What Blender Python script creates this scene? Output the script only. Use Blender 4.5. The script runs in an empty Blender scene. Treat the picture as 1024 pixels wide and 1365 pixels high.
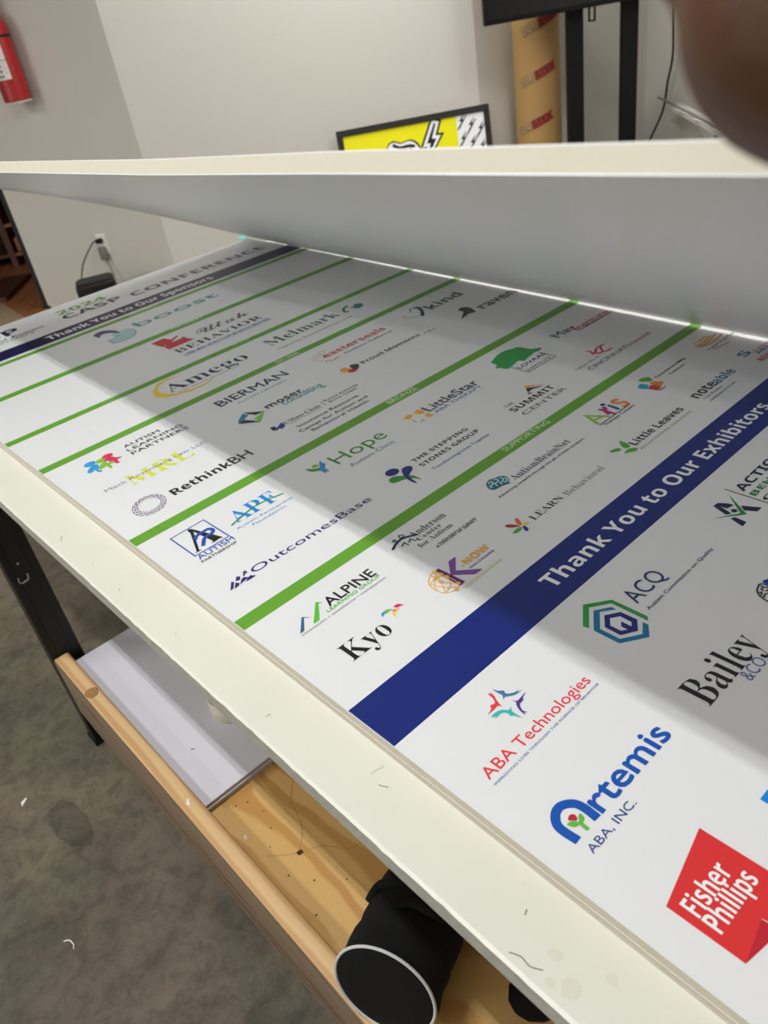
import bpy, bmesh, math, random
from mathutils import Vector, Matrix
random.seed(7)
SC = bpy.context.scene
COL = SC.collection
# ------------------------------------------------------------------ camera
CAMP = Vector((-0.3033, -1.4193, 1.4799))
CR = ((0.72772, -0.66917, -0.15046), (-0.46724, -0.32307, -0.82299), (0.50211, 0.66921, -0.54777))   # right, down, forward
cd = bpy.data.cameras.new('camera')
cd.sensor_fit = 'VERTICAL'; cd.sensor_height = 36.0; cd.lens = 1035.0 / 1365.0 * 36.0
cd.clip_start = 0.02; cd.clip_end = 60
cd.dof.use_dof = True; cd.dof.focus_distance = 1.0; cd.dof.aperture_fstop = 7.5
cam = bpy.data.objects.new('camera', cd); COL.objects.link(cam)
r_, d_, f_ = (Vector(a) for a in CR)
cam.matrix_world = Matrix(((r_.x, -d_.x, -f_.x, CAMP.x), (r_.y, -d_.y, -f_.y, CAMP.y), (r_.z, -d_.z, -f_.z, CAMP.z), (0, 0, 0, 1)))
SC.camera = cam
# ------------------------------------------------------------------ world, exposure
w = bpy.data.worlds.new('world'); SC.world = w; w.use_nodes = True
w.node_tree.nodes['Background'].inputs[0].default_value = (0.9, 0.93, 1.0, 1)
w.node_tree.nodes['Background'].inputs[1].default_value = 0.35
SC.view_settings.view_transform = 'Standard'; SC.view_settings.look = 'None'
SC.view_settings.gamma = 1.0; SC.view_settings.use_curve_mapping = False
SC.view_settings.exposure = 0.1
# room axes: G looks into the room, R runs to the right along the far wall
G = Vector((0.6, 0.8, 0)); R = Vector((0.8, -0.6, 0))
def room(lat, fwd, z=0.0):
    p = Vector((CAMP.x, CAMP.y, 0)) + R * lat + G * fwd; p.z = z; return p
ROOMROT = math.atan2(-0.6, 0.8)          # rotation that turns local x onto R
LAMPS = [(-.61, -.35, 47, 1.0), (2.3, -1.2, 60, 2.4), (2.6, 2.0, 85, 2.4), (-3.3, -1.8, 46, 2.4), (-3.0, 2.6, 85, 2.4), (-8.2, -2.5, 330, 2.4), (-8.2, 1.5, 330, 2.4)]   # x, y, watts, length of each pendant; last four added as unseen fill
LZ = 3.42
# ------------------------------------------------------------------ helpers
def lin(c):
    c = c / 255.0
    return c / 12.92 if c <= 0.04045 else ((c + 0.055) / 1.055) ** 2.4
def rgb(r, g, b): return (lin(r), lin(g), lin(b), 1)
MATS = {}
def mat(name, col, rough=0.5, metal=0.0, spec=0.5, bump=None, var=None, coat=0.0, sheen=0.0):
    """principled; var=(scale, amount[, detail]) colour mottling; bump=(scale, strength)"""
    if name in MATS: return MATS[name]
    m = bpy.data.materials.new(name); m.use_nodes = True
    nt = m.node_tree; b = nt.nodes['Principled BSDF']
    b.inputs['Base Color'].default_value = col; b.inputs['Roughness'].default_value = rough
    b.inputs['Metallic'].default_value = metal; b.inputs['Specular IOR Level'].default_value = spec
    b.inputs['Coat Weight'].default_value = coat; b.inputs['Sheen Weight'].default_value = sheen
    tc = nt.nodes.new('ShaderNodeTexCoord')
    if var:
        n = nt.nodes.new('ShaderNodeTexNoise'); n.inputs['Scale'].default_value = var[0]; n.inputs['Detail'].default_value = 6
        nt.links.new(tc.outputs['Object'], n.inputs['Vector'])
        r = nt.nodes.new('ShaderNodeMapRange'); r.inputs[1].default_value = .3; r.inputs[2].default_value = .7
        r.inputs[3].default_value = 1 - var[1]; r.inputs[4].default_value = 1 + var[1] * .5
        nt.links.new(n.outputs[0], r.inputs[0])
        x = nt.nodes.new('ShaderNodeVectorMath'); x.operation = 'SCALE'; x.inputs[0].default_value = col[:3]
        nt.links.new(r.outputs[0], x.inputs['Scale']); nt.links.new(x.outputs[0], b.inputs['Base Color'])
    if bump:
        n = nt.nodes.new('ShaderNodeTexNoise'); n.inputs['Scale'].default_value = bump[0]; n.inputs['Detail'].default_value = 5
        nt.links.new(tc.outputs['Object'], n.inputs['Vector'])
        u = nt.nodes.new('ShaderNodeBump'); u.inputs['Strength'].default_value = bump[1]; u.inputs['Distance'].default_value = .004
        nt.links.new(n.outputs[0], u.inputs['Height']); nt.links.new(u.outputs[0], b.inputs['Normal'])
    MATS[name] = m
    return m
def tag(o, label=None, cat=None, group=None, kind=None):
    if label: o['label'] = label
    if cat: o['category'] = cat
    if group: o['group'] = group
    if kind: o['kind'] = kind
    return o
def empty(name, loc, rz=0.0, **k):
    o = bpy.data.objects.new(name, None); COL.objects.link(o); o.location = loc; o.rotation_euler = (0, 0, rz)
    o.empty_display_size = .05
    bpy.context.view_layer.update() if False else None
    return tag(o, **k)
def obj(name, bm, m, parent=None, smooth=False, local=False):
    """link a bmesh as one object. World-space bmesh unless local; parent is an Empty or mesh whose transform is undone."""
    me = bpy.data.meshes.new(name)
    bmesh.ops.recalc_face_normals(bm, faces=bm.faces)
    if parent is not None and not local:
        bm.transform(wm(parent).inverted())
    bm.to_mesh(me); bm.free()
    for mm in (m if isinstance(m, (list, tuple)) else [m]): me.materials.append(mm)
    if smooth:
        for p in me.polygons: p.use_smooth = True
        if smooth != 'all': me.set_sharp_from_angle(angle=math.radians(40))
    o = bpy.data.objects.new(name, me); COL.objects.link(o)
    if parent is not None: o.parent = parent
    return o
def wm(o):
    m = Matrix.LocRotScale(o.location, o.rotation_euler, o.scale)
    return wm(o.parent) @ m if o.parent else m
def box(bm, lo, hi, M=None, bev=0.0, seg=2):
    vs = [bm.verts.new((x, y, z)) for x in (lo[0], hi[0]) for y in (lo[1], hi[1]) for z in (lo[2], hi[2])]
    fs = [bm.faces.new([vs[i] for i in q]) for q in ((0, 1, 3, 2), (4, 6, 7, 5), (0, 4, 5, 1), (2, 3, 7, 6), (0, 2, 6, 4), (1, 5, 7, 3))]
    if bev:
        es = list({e for f in fs for e in f.edges})
        r = bmesh.ops.bevel(bm, geom=es, offset=bev, segments=seg, affect='EDGES', profile=.5)
        vs = list({v for f in r['faces'] for v in f.verts} | {v for v in vs if v.is_valid})
    if M is not None: bmesh.ops.transform(bm, matrix=M, verts=vs)
    return vs
def prism(bm, pts, z0, z1, M=None):
    """extrude a polygon given in xy from z0 to z1"""
    a = [bm.verts.new((p[0], p[1], z0)) for p in pts]; b = [bm.verts.new((p[0], p[1], z1)) for p in pts]
    n = len(pts); bm.faces.new(a[::-1]); bm.faces.new(b)
    for i in range(n): bm.faces.new((a[i], a[(i + 1) % n], b[(i + 1) % n], b[i]))
    if M is not None: bmesh.ops.transform(bm, matrix=M, verts=a + b)
def catmull(P, n=6, closed=False):
    P = [Vector(p) for p in P]; out = []; N = len(P)
    for i in range(N if closed else N - 1):
        p0 = P[(i - 1) % N] if closed or i > 0 else P[0]; p1 = P[i]; p2 = P[(i + 1) % N]; p3 = P[(i + 2) % N] if closed or i + 2 < N else P[-1]
        for k in range(n):
            t = k / n
            out.append(.5 * ((2 * p1) + (p2 - p0) * t + (2 * p0 - 5 * p1 + 4 * p2 - p3) * t * t + (3 * p1 - p0 - 3 * p2 + p3) * t ** 3))
    if not closed: out.append(P[-1])
    return out
def tube(bm, P, rad, n=8, closed=False):
    P = [Vector(p) for p in P]; rings = []; N = len(P); up = Vector((0, 0, 1)); prev = None
    for i, p in enumerate(P):
        if closed: t = P[(i + 1) % N] - P[i - 1]
        else: t = P[min(i + 1, N - 1)] - P[max(i - 1, 0)]
        t.normalize()
        a = (prev - t * prev.dot(t)) if prev is not None else (up.cross(t) if abs(t.z) < .95 else Vector((1, 0, 0)).cross(t))
        a.normalize(); prev = a; b = t.cross(a)
        rr = rad[i] if isinstance(rad, (list, tuple)) else rad
        rings.append([bm.verts.new(p + (a * math.cos(2 * math.pi * k / n) + b * math.sin(2 * math.pi * k / n)) * rr) for k in range(n)])
    for i in range(N if closed else N - 1):
        A = rings[i]; B = rings[(i + 1) % N]
        for k in range(n): bm.faces.new((A[k], A[(k + 1) % n], B[(k + 1) % n], B[k]))
    if not closed: bm.faces.new(rings[0][::-1]); bm.faces.new(rings[-1])
def lathe(bm, prof, n=32, M=None):
    """prof: list of (r, z)"""
    rings = []; vs = []
    for r, z in prof:
        if r < 1e-6: v = bm.verts.new((0, 0, z)); rings.append([v]); vs.append(v)
        else:
            q = [bm.verts.new((r * math.cos(2 * math.pi * k / n), r * math.sin(2 * math.pi * k / n), z)) for k in range(n)]; rings.append(q); vs += q
    for A, B in zip(rings, rings[1:]):
        if len(A) == 1 and len(B) == 1: continue
        for k in range(n):
            k2 = (k + 1) % n
            if len(A) == 1: bm.faces.new((A[0], B[k2], B[k]))
            elif len(B) == 1: bm.faces.new((A[k], A[k2], B[0]))
            else: bm.faces.new((A[k], A[k2], B[k2], B[k]))
    if len(rings[0]) > 1: bm.faces.new(rings[0][::-1])
    if len(rings[-1]) > 1: bm.faces.new(rings[-1])
    if M is not None: bmesh.ops.transform(bm, matrix=M, verts=vs)
NB = bmesh.new
# ------------------------------------------------------------------ lettering
TCACHE = {}
def precache(keys, res=3):          # plain lettering: all strings evaluated in one go
    obs = []
    for k in sorted(set(keys)):
        cu = bpy.data.curves.new('lettering', 'FONT'); cu.body = k
        cu.size = 1; cu.resolution_u = res; cu.fill_mode = 'FRONT'
        o = bpy.data.objects.new('lettering', cu); COL.objects.link(o); obs.append((k, o, cu))
    dg = bpy.context.evaluated_depsgraph_get(); dg.update()
    for k, o, cu in obs:
        me = bpy.data.meshes.new_from_object(o.evaluated_get(dg)); TCACHE[k] = ([v.co.copy() for v in me.vertices], [tuple(p.vertices) for p in me.polygons]); bpy.data.meshes.remove(me)
    for k, o, cu in obs: bpy.data.objects.remove(o); bpy.data.curves.remove(cu)
GM = {}
def inside(p, L):
    c = False
    for i in range(len(L)):
        a, b = L[i - 1], L[i]
        if (a.y > p.y) != (b.y > p.y) and p.x < (b.x - a.x) * (p.y - a.y) / (b.y - a.y) + a.x: c = not c
    return c
def glyph(k):
    if k not in GM:
        from mathutils.geometry import tessellate_polygon
        adv, s = GLYPHS[k]
        loops = [[Vector((int(a) / 1000, int(b) / 1000, 0)) for a, b in (p.split(',') for p in l.split(' '))] for l in s.split(';')] if s else []
        V = []; T = []
        outer = [l for l in loops if not any(inside(l[0], m) for m in loops if m is not l)]
        for o in outer:
            grp = [o] + [l for l in loops if l not in outer and inside(l[0], o)]
            n = len(V); V += [v for l in grp for v in l]; T += [tuple(n + i for i in t) for t in tessellate_polygon(grp)]
        GM[k] = (adv / 1000, V, T)
    return GM[k]
def textmesh(s, font, off=0.0, res=3):
    if font == 'n': return TCACHE[s]
    f = {'r': 'b', 'h': 'b'}.get(font, font); vs = []; fs = []; x = 0.0
    for c in s:
        if c == ' ': x += .26; continue
        adv, V, T = glyph(f + c); n = len(vs); vs += [Vector((v.x + x, v.y, 0)) for v in V]; fs += [tuple(n + i for i in t) for t in T]; x += adv
    return vs, fs
CAPS = {}
def capheight(font, mode):
    k = (font, mode)
    if k not in CAPS:
        vs, _ = textmesh({'c': 'H', 'x': 'x', 'a': 'l'}[mode], font)
        CAPS[k] = max(v.y for v in vs)
    return CAPS[k]
def put_text(bm, s, font, x0, x1, ybase, cap, mode='c', off=0.0, z=0.0, mi=0, M=None, centre=None):
    """flat lettering in the xy plane, fitted between x0 and x1 with the given capital height"""
    vs, fs = textmesh(s, font, off)
    if not vs: return
    a = min(v.x for v in vs); b = max(v.x for v in vs); sx = (x1 - x0) / (b - a); sy = cap / capheight(font, mode)
    d = off * sy * .8
    for q_, (dx, dy) in enumerate(((-d, -d * .6), (d, -d * .6), (0, d)) if d > 0 else ((0, 0),)):      # heavier weights: overstruck
        nv = [bm.verts.new((x0 + dx + (v.x - a) * sx, ybase + dy + v.y * sy, z + q_ * 1.2e-5)) for v in vs]
        if M is not None: bmesh.ops.transform(bm, matrix=M, verts=nv)
        for f in fs:
            try: q = bm.faces.new([nv[i] for i in f]); q.material_index = mi
            except ValueError: pass
def put_poly(bm, pts, z, mi=0, M=None):
    from mathutils.geometry import tessellate_polygon
    vs = [bm.verts.new((p[0], p[1], z)) for p in pts]
    for t in tessellate_polygon([[Vector((p[0], p[1], 0)) for p in pts]]):
        try: q = bm.faces.new([vs[i] for i in t]); q.material_index = mi
        except ValueError: pass
    if M is not None: bmesh.ops.transform(bm, matrix=M, verts=vs)
def put_line(bm, pts, wd, z, mi=0, smooth=False, M=None):
    P = [Vector((p[0], p[1], 0)) for p in pts]
    if smooth and len(P) > 2: P = catmull(P, 6)
    closed = (P[0] - P[-1]).length < 1e-5
    if closed: P = P[:-1]
    N = len(P); Lf = []; Rt = []
    for i, p in enumerate(P):
        a = P[i - 1] if (closed or i > 0) else None; b = P[(i + 1) % N] if (closed or i < N - 1) else None
        d1 = (p - a).normalized() if a is not None else None; d2 = (b - p).normalized() if b is not None else None
        d1 = d1 or d2; d2 = d2 or d1
        n1 = Vector((-d1.y, d1.x, 0)); n2 = Vector((-d2.y, d2.x, 0)); n = (n1 + n2)
        if n.length < .2: n = n1.copy()
        n.normalize(); k = wd / 2 / max(.45, n.dot(n1))
        Lf.append(bm.verts.new((p.x + n.x * k, p.y + n.y * k, z))); Rt.append(bm.verts.new((p.x - n.x * k, p.y - n.y * k, z)))
    for i in range(N if closed else N - 1):
        j = (i + 1) % N
        q = bm.faces.new((Lf[i], Rt[i], Rt[j], Lf[j])); q.material_index = mi
    if M is not None: bmesh.ops.transform(bm, matrix=M, verts=Lf + Rt)
INK = dict(navy=(28, 34, 84), headnavy=(44, 40, 78), hgreen=(95, 150, 60), white=(238, 240, 242), palegreen=(214, 232, 196), teal=(72, 150, 168), bnavy=(62, 72, 130),
 lightblue=(170, 205, 215), red=(196, 38, 48), gray=(110, 112, 118), grayblue=(96, 122, 158), lgrayblue=(196, 204, 222), yellow=(236, 208, 60), dgreen=(20, 84, 66), gray2=(88, 92, 96),
 green2=(30, 130, 96), tealdk=(28, 110, 128), teal3=(84, 148, 170), dnavy=(24, 30, 66), slate=(110, 124, 158), dgray=(48, 50, 54), black=(22, 22, 26), teal2=(40, 130, 160), lime=(132, 196, 50),
 royal=(24, 62, 150), royal2=(32, 78, 170), brick=(196, 50, 56), navy2=(40, 56, 110), orange2=(228, 160, 96), amber=(232, 168, 60), sky=(48, 152, 216), leaf=(126, 192, 50), crimson=(214, 38, 90),
 limey=(214, 226, 30), plum=(126, 120, 160), plum2=(104, 62, 122), azure=(10, 132, 220), emerald=(20, 142, 96), azure2=(70, 150, 210), indigo=(44, 36, 110), steel=(48, 98, 134), vgreen=(86, 190, 56),
 vgreen2=(104, 190, 84), gray3=(140, 142, 146), cyan2=(30, 160, 190), magenta=(214, 30, 100), yellow2=(244, 214, 40), orange3=(240, 116, 70), peach=(250, 190, 140), green3=(66, 140, 52), sky2=(60, 140, 196),
 steelblue=(70, 118, 168), gold=(238, 174, 50), tree=(34, 152, 70), navy3=(22, 36, 122), lime2=(150, 190, 50), magenta2=(176, 24, 110), orange=(236, 134, 50), vgreen3=(88, 168, 52), cyan=(40, 158, 200), rose=(206, 120, 130),
 blue2=(30, 110, 160), steelblue2=(40, 108, 150), khaki=(170, 176, 130), dteal=(40, 96, 116), palecy=(170, 214, 222), purple=(74, 52, 100), crimson2=(170, 26, 50), orange4=(226, 110, 50), green4=(30, 112, 70),
 purple2=(92, 32, 116), purple3=(130, 74, 158), purple4=(74, 44, 98), gold2=(220, 206, 160), emer2=(44, 152, 72), blue3=(14, 116, 164), boardwhite=(228, 230, 233), navy2b=(30, 36, 100), periwinkle=(96, 108, 168),
 green5=(40, 134, 56), red2=(226, 56, 66), red3=(226, 60, 60), denim=(62, 118, 172), violet=(84, 46, 150), aqua=(50, 184, 180), cobalt=(10, 80, 176), navy4=(38, 66, 140), rosebud=(184, 36, 56), leaf2=(100, 180, 64),
 scarlet=(214, 46, 48), darkred=(186, 26, 46))
def ink(c): return mat('ink_' + c, rgb(*INK[c]), rough=.34)
LOGOS = [('dark and green organisation name at the header left', [('T', 'CASP', 'b', 'headnavy', 0.0908, 0.3178, -0.9981, 0.062, 'c', 0, 1.0),
('T', 'The Council of Autism', 'n', 'headnavy', 0.0503, 0.3724, -0.962, 0.0199, 'c', 0.01, 1.0),
('T', 'Service Providers', 'n', 'hgreen', 0.0768, 0.3348, -0.9398, 0.0178, 'c', 0.01, 1.0)]),
('green year of the header', [('T', '2024', 'b', 'hgreen', 0.4441, 0.6062, -1.0184, 0.044, 'c', 0, 1.0)]),
('dark first word of the header title', [('T', 'CASP', 'b', 'headnavy', 0.4383, 0.6311, -0.9539, 0.046, 'c', 0, 1.0)]),
('dark second word of the header title', [('T', 'CONFERENCE', 'b', 'headnavy', 0.658, 1.1692, -0.9346, 0.046, 'c', 0, 1.0)]),
('white thanks to the sponsors on the narrow band', [('T', 'Thank You to Our Sponsors', 'b', 'white', 0.3322, 0.8822, -0.8171, 0.0379, 'c', 0, 1.0)]),
('pale diamond tier name on its green stripe', [('T', 'DIAMOND', 'n', 'palegreen', 0.5542, 0.6456, -0.7616, 0.0193, 'c', 0, 1.0)]),
('pale platinum tier name on its green stripe', [('T', 'PLATINUM', 'n', 'palegreen', 0.5583, 0.6534, -0.513, 0.0191, 'c', 0.01, 1.0)]),
('pale gold tier name on its green stripe', [('T', 'GOLD', 'n', 'palegreen', 0.5766, 0.6284, -0.2388, 0.0137, 'c', 0.01, 1.0)]),
('pale silver tier name on its green stripe', [('T', 'SILVER', 'n', 'palegreen', 0.567, 0.6332, -0.036, 0.0134, 'c', 0.01, 1.0)]),
('pale bronze tier name on its green stripe', [('T', 'BRONZE', 'n', 'palegreen', 0.5592, 0.6358, 0.3536, 0.0159, 'c', 0.01, 1.0)]),
('pale supporting tier name on its green stripe', [('T', 'SUPPORTING', 'n', 'palegreen', 0.5382, 0.6583, 0.66, 0.012, 'c', 0.005, 1.0)]),
('white thanks to the exhibitors on the broad band', [('T', 'Thank You to Our Exhibitors', 'r', 'white', 0.3045, 0.8877, 0.9342, 0.026, 'c', 0, 1.0)]),
('teal lettering with pale arch mark', [('T', 'boost', 'n', 'teal', 0.5217, 0.7903, -0.64, 0.0474, 'a', 0.012, 1.0),
('B', 'bnavy', [(0.4167, -0.712), (0.445, -0.7252), (0.4673, -0.6981), (0.4726, -0.6579), (0.4673, -0.6381), (0.464, -0.6449), (0.4569, -0.6763), (0.4416, -0.6912), (0.4276, -0.6896), (0.4198, -0.6729)]),
('P', 'lightblue', [(0.4529, -0.668), (0.4708, -0.6544), (0.4954, -0.6585), (0.5035, -0.6341), (0.4979, -0.6098), (0.4829, -0.5893), (0.4577, -0.5771), (0.4354, -0.5778), (0.4196, -0.5899), (0.4211, -0.6246), (0.442, -0.6273)]),
('L', 'teal', 0.003, 0, [(0.4633, -0.6391), (0.442, -0.6273), (0.4211, -0.6246), (0.4196, -0.5899), (0.4354, -0.5778), (0.4577, -0.5771), (0.4829, -0.5893), (0.4979, -0.6098), (0.5035, -0.6341), (0.4954, -0.6585), (0.4749, -0.658)])]),
('red square with script and serif letters', [('P', 'lgrayblue', [(0.4733, -0.3142), (0.4756, -0.2965), (0.7427, -0.3004), (0.7374, -0.3268)]),
('P', 'red', [(0.4719, -0.4746), (0.5098, -0.4783), (0.5171, -0.4479), (0.5432, -0.461), (0.5383, -0.4486), (0.5224, -0.4415), (0.5068, -0.4256), (0.5197, -0.4252), (0.5354, -0.428), (0.5461, -0.4326), (0.5455, -0.4073), (0.5524, -0.3867), (0.478, -0.3857), (0.4773, -0.4115), (0.4913, -0.4251), (0.4769, -0.4185)]),
('T', 'Utah', 'c', 'gray', 0.5786, 0.7326, -0.3994, 0.0409, 'c', 0, 1.0),
('T', 'BEHAVIOR', 's', 'black', 0.4758, 0.7374, -0.3355, 0.0313, 'c', 0, 1.0),
('T', 'SERVICES', 'n', 'grayblue', 0.4834, 0.7408, -0.3053, 0.0107, 'c', 0.01, 1.0)]),
('navy serif lettering with yellow crescent', [('B', 'yellow', [(0.4029, -0.199), (0.3807, -0.2153), (0.3522, -0.2127), (0.3277, -0.1899), (0.3148, -0.1679), (0.3097, -0.1447), (0.3177, -0.1222), (0.3457, -0.106), (0.3769, -0.0947), (0.4132, -0.0976), (0.4406, -0.1103), (0.4086, -0.1028), (0.3762, -0.1064), (0.3453, -0.1184), (0.33, -0.1411), (0.3273, -0.1635), (0.335, -0.1845), (0.3485, -0.1989), (0.3702, -0.2069), (0.3888, -0.2053)]),
('T', 'Amego', 's', 'navy', 0.3389, 0.5546, -0.1311, 0.0502, 'c', 0, 1.0),
('T', 'A NEW ENGLAND NON PROFIT', 'n', 'navy', 0.3519, 0.4832, -0.114, 0.0046, 'c', 0, 1.0)]),
('dark green serif lettering with hand mark', [('T', 'Melmark', 's', 'dgreen', 0.6237, 0.8455, -0.1406, 0.0447, 'c', 0, 1.0),
('T', 'Mission First. Every Individual, Every Time.', 'n', 'gray2', 0.6205, 0.857, -0.1022, 0.0091, 'c', 0, 1.0),
('P', 'green2', [(0.8706, -0.1691), (0.8915, -0.1808), (0.9008, -0.178), (0.8949, -0.1704), (0.8762, -0.1639), (0.8673, -0.1462), (0.8753, -0.1432), (0.8667, -0.1349), (0.8593, -0.1467)]),
('P', 'tealdk', [(0.8943, -0.1614), (0.9009, -0.1542), (0.9091, -0.1667), (0.9219, -0.1637), (0.9279, -0.1499), (0.9154, -0.1339), (0.8986, -0.131), (0.8935, -0.1427), (0.8907, -0.1542)])]),
('navy capitals over small teal letters', [('T', 'BIERMAN', 'n', 'navy', 0.3631, 0.5434, 0.0415, 0.0324, 'c', 0.012, 1.0),
('T', 'AUTISM CENTERS', 'n', 'teal3', 0.3917, 0.5177, 0.064, 0.0077, 'c', 0, 1.0)]),
('dark bold letters beside a ribbon heart', [('T', 'kind', 'b', 'dnavy', 0.9749, 1.0903, 0.0601, 0.0378, 'a', 0, 1.0),
('L', 'slate', 0.0028, 1, [(0.9083, 0.0209), (0.906, 0.0389), (0.9161, 0.0543), (0.9318, 0.0613)]),
('L', 'slate', 0.003, 1, [(0.9656, 0.0222), (0.9584, 0.0059), (0.946, 0.0097), (0.936, 0.0236)]),
('B', 'dnavy', [(0.9625, 0.0054), (0.9731, 0.0146), (0.9625, 0.0398), (0.9363, 0.0711), (0.9305, 0.0652), (0.9464, 0.0467), (0.9608, 0.026)])]),
('black wing mark and letters', [('T', 'raven', 'n', 'dgray', 1.0322, 1.159, 0.1779, 0.0243, 'x', 0.02, 1.0),
('P', 'dgray', [(0.997, 0.1248), (1.0123, 0.1188), (1.0226, 0.1278), (1.0233, 0.1439), (1.0086, 0.1745), (0.9913, 0.1657), (0.9548, 0.1748), (0.9956, 0.1453)])]),
('folded diamond mark with black and blue letters', [('T', 'moser', 'b', 'black', 0.4126, 0.5056, 0.1435, 0.0165, 'x', 0.01, 1.0),
('T', 'consulting', 'n', 'teal3', 0.4429, 0.5461, 0.1616, 0.0161, 'x', 0.01, 1.0),
('P', 'dgray', [(0.3738, 0.1111), (0.4017, 0.1448), (0.3817, 0.1431), (0.3739, 0.12)]),
('P', 'teal2', [(0.3693, 0.1123), (0.3733, 0.1289), (0.3389, 0.1457), (0.3455, 0.133)]),
('P', 'lime', [(0.4017, 0.1448), (0.3706, 0.1773), (0.3693, 0.1549)]),
('P', 'navy', [(0.3389, 0.1457), (0.3553, 0.1398), (0.3646, 0.1602), (0.3699, 0.1784)])]),
('dark serif and gray letters beside a blue monogram', [('T', 'UMass Chan', 's', 'black', 0.3915, 0.4788, 0.2348, 0.0142, 'c', 0, 1.0),
('T', 'MEDICAL SCHOOL', 'n', 'gray2', 0.3966, 0.4799, 0.2414, 0.0034, 'c', 0, 1.0),
('P', 'dnavy', [(0.3643, 0.2164), (0.3737, 0.2206), (0.3701, 0.2315), (0.3889, 0.2194), (0.3907, 0.2258), (0.3872, 0.2372), (0.3736, 0.2428), (0.376, 0.2322), (0.3643, 0.2386), (0.3602, 0.232)]),
('P', 'royal', [(0.3889, 0.2194), (0.3907, 0.2258), (0.3865, 0.2382), (0.3754, 0.2436), (0.3783, 0.2338), (0.368, 0.2393), (0.3661, 0.2361), (0.3778, 0.2273)]),
('L', 'gray2', 0.0015, 0, [(0.4904, 0.2184), (0.4879, 0.2396)]),
('T', 'Eunice Kennedy', 'n', 'dgray', 0.497, 0.5862, 0.2265, 0.0087, 'c', 0, 1.0),
('T', 'Shriver Center', 'n', 'dgray', 0.4996, 0.5737, 0.2389, 0.0084, 'c', 0, 1.0),
('T', 'Insurance Resource', 'n', 'dgray', 0.398, 0.5505, 0.2687, 0.011, 'c', 0, 1.0),
('T', 'Center for Autism and', 'n', 'dgray', 0.3868, 0.5583, 0.289, 0.0107, 'c', 0, 1.0),
('T', 'Behavioral Health', 'n', 'dgray', 0.4035, 0.5449, 0.3064, 0.0103, 'c', 0, 1.0)]),
('orange burst of dots with red letters', [('T', 'easterseals', 'n', 'brick', 0.6431, 0.8314, 0.0474, 0.0166, 'x', 0.018, 1.0),
('T', 'Southern California', 'n', 'navy2', 0.6828, 0.828, 0.0716, 0.0096, 'c', 0.008, 1.0),
('O', 'orange2', 0.6241, 0.0245, 0.0022, 0.0022),
('O', 'orange2', 0.633, 0.0154, 0.0022, 0.0022),
('O', 'orange2', 0.6183, 0.0357, 0.0022, 0.0022),
('O', 'orange2', 0.6292, 0.029, 0.0022, 0.0022),
('O', 'orange2', 0.6395, 0.0192, 0.0022, 0.0022),
('O', 'orange2', 0.651, 0.0113, 0.0022, 0.0022),
('O', 'orange2', 0.624, 0.0431, 0.0022, 0.0022),
('O', 'orange2', 0.6471, 0.0217, 0.0022, 0.0022),
('O', 'orange2', 0.6367, 0.0314, 0.0022, 0.0022),
('O', 'orange2', 0.6252, 0.0523, 0.0022, 0.0022),
('O', 'orange2', 0.6615, 0.0211, 0.0022, 0.0022),
('O', 'orange2', 0.6616, 0.0085, 0.0022, 0.0022),
('O', 'orange2', 0.6518, 0.0255, 0.0022, 0.0022),
('O', 'orange2', 0.6684, 0.0093, 0.0022, 0.0022),
('O', 'orange2', 0.631, 0.06, 0.0022, 0.0022),
('O', 'orange2', 0.6273, 0.0698, 0.0022, 0.0022),
('O', 'orange2', 0.6368, 0.066, 0.0022, 0.0022),
('O', 'orange2', 0.6406, 0.0682, 0.0022, 0.0022),
('O', 'orange2', 0.6374, 0.0757, 0.0022, 0.0022),
('O', 'orange2', 0.6484, 0.0713, 0.0022, 0.0022),
('O', 'orange2', 0.6456, 0.0778, 0.0022, 0.0022),
('O', 'orange2', 0.6546, 0.0711, 0.0022, 0.0022),
('O', 'orange2', 0.6618, 0.0677, 0.0022, 0.0022),
('O', 'orange2', 0.6572, 0.0763, 0.0022, 0.0022)]),
('orange and black hand heart with bold letters', [('B', 'amber', [(0.6146, 0.1305), (0.6228, 0.1268), (0.6303, 0.1329), (0.6315, 0.1464), (0.6212, 0.1585), (0.6105, 0.1464)]),
('B', 'brick', [(0.6281, 0.1479), (0.638, 0.1586), (0.6404, 0.1631), (0.625, 0.1687), (0.617, 0.1585)]),
('B', 'dgray', [(0.6412, 0.1326), (0.6506, 0.1341), (0.6565, 0.1421), (0.6531, 0.1519), (0.643, 0.1601), (0.6346, 0.1601), (0.6335, 0.1501)]),
('T', 'Proud Moments', 'b', 'dgray', 0.6638, 0.8412, 0.1544, 0.0154, 'c', 0, 1.0)]),
('small gray letters after the bold name', [('T', 'ABA', 'n', 'gray2', 0.8492, 0.8908, 0.1574, 0.0061, 'c', 0, 1.0)]),
('three running figures with dark capitals', [('T', 'AUTISM', 'n', 'dgray', 0.1492, 0.2291, 0.0219, 0.0129, 'c', 0.02, 1.0),
('T', 'LEARNING', 'n', 'dgray', 0.1469, 0.2702, 0.0427, 0.0121, 'c', 0.02, 1.0),
('T', 'PARTNERS', 'n', 'dgray', 0.1463, 0.2719, 0.0639, 0.0133, 'c', 0.02, 1.0),
('O', 'sky', 0.0756, 0.0193, 0.012, 0.01),
('B', 'sky', [(0.0581, 0.0468), (0.0729, 0.0308), (0.0842, 0.0326), (0.0826, 0.0459), (0.0763, 0.0575), (0.0796, 0.0673), (0.0747, 0.0694), (0.0711, 0.061), (0.0725, 0.0516), (0.0615, 0.0558)]),
('O', 'leaf', 0.0957, 0.0264, 0.011, 0.009),
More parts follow.
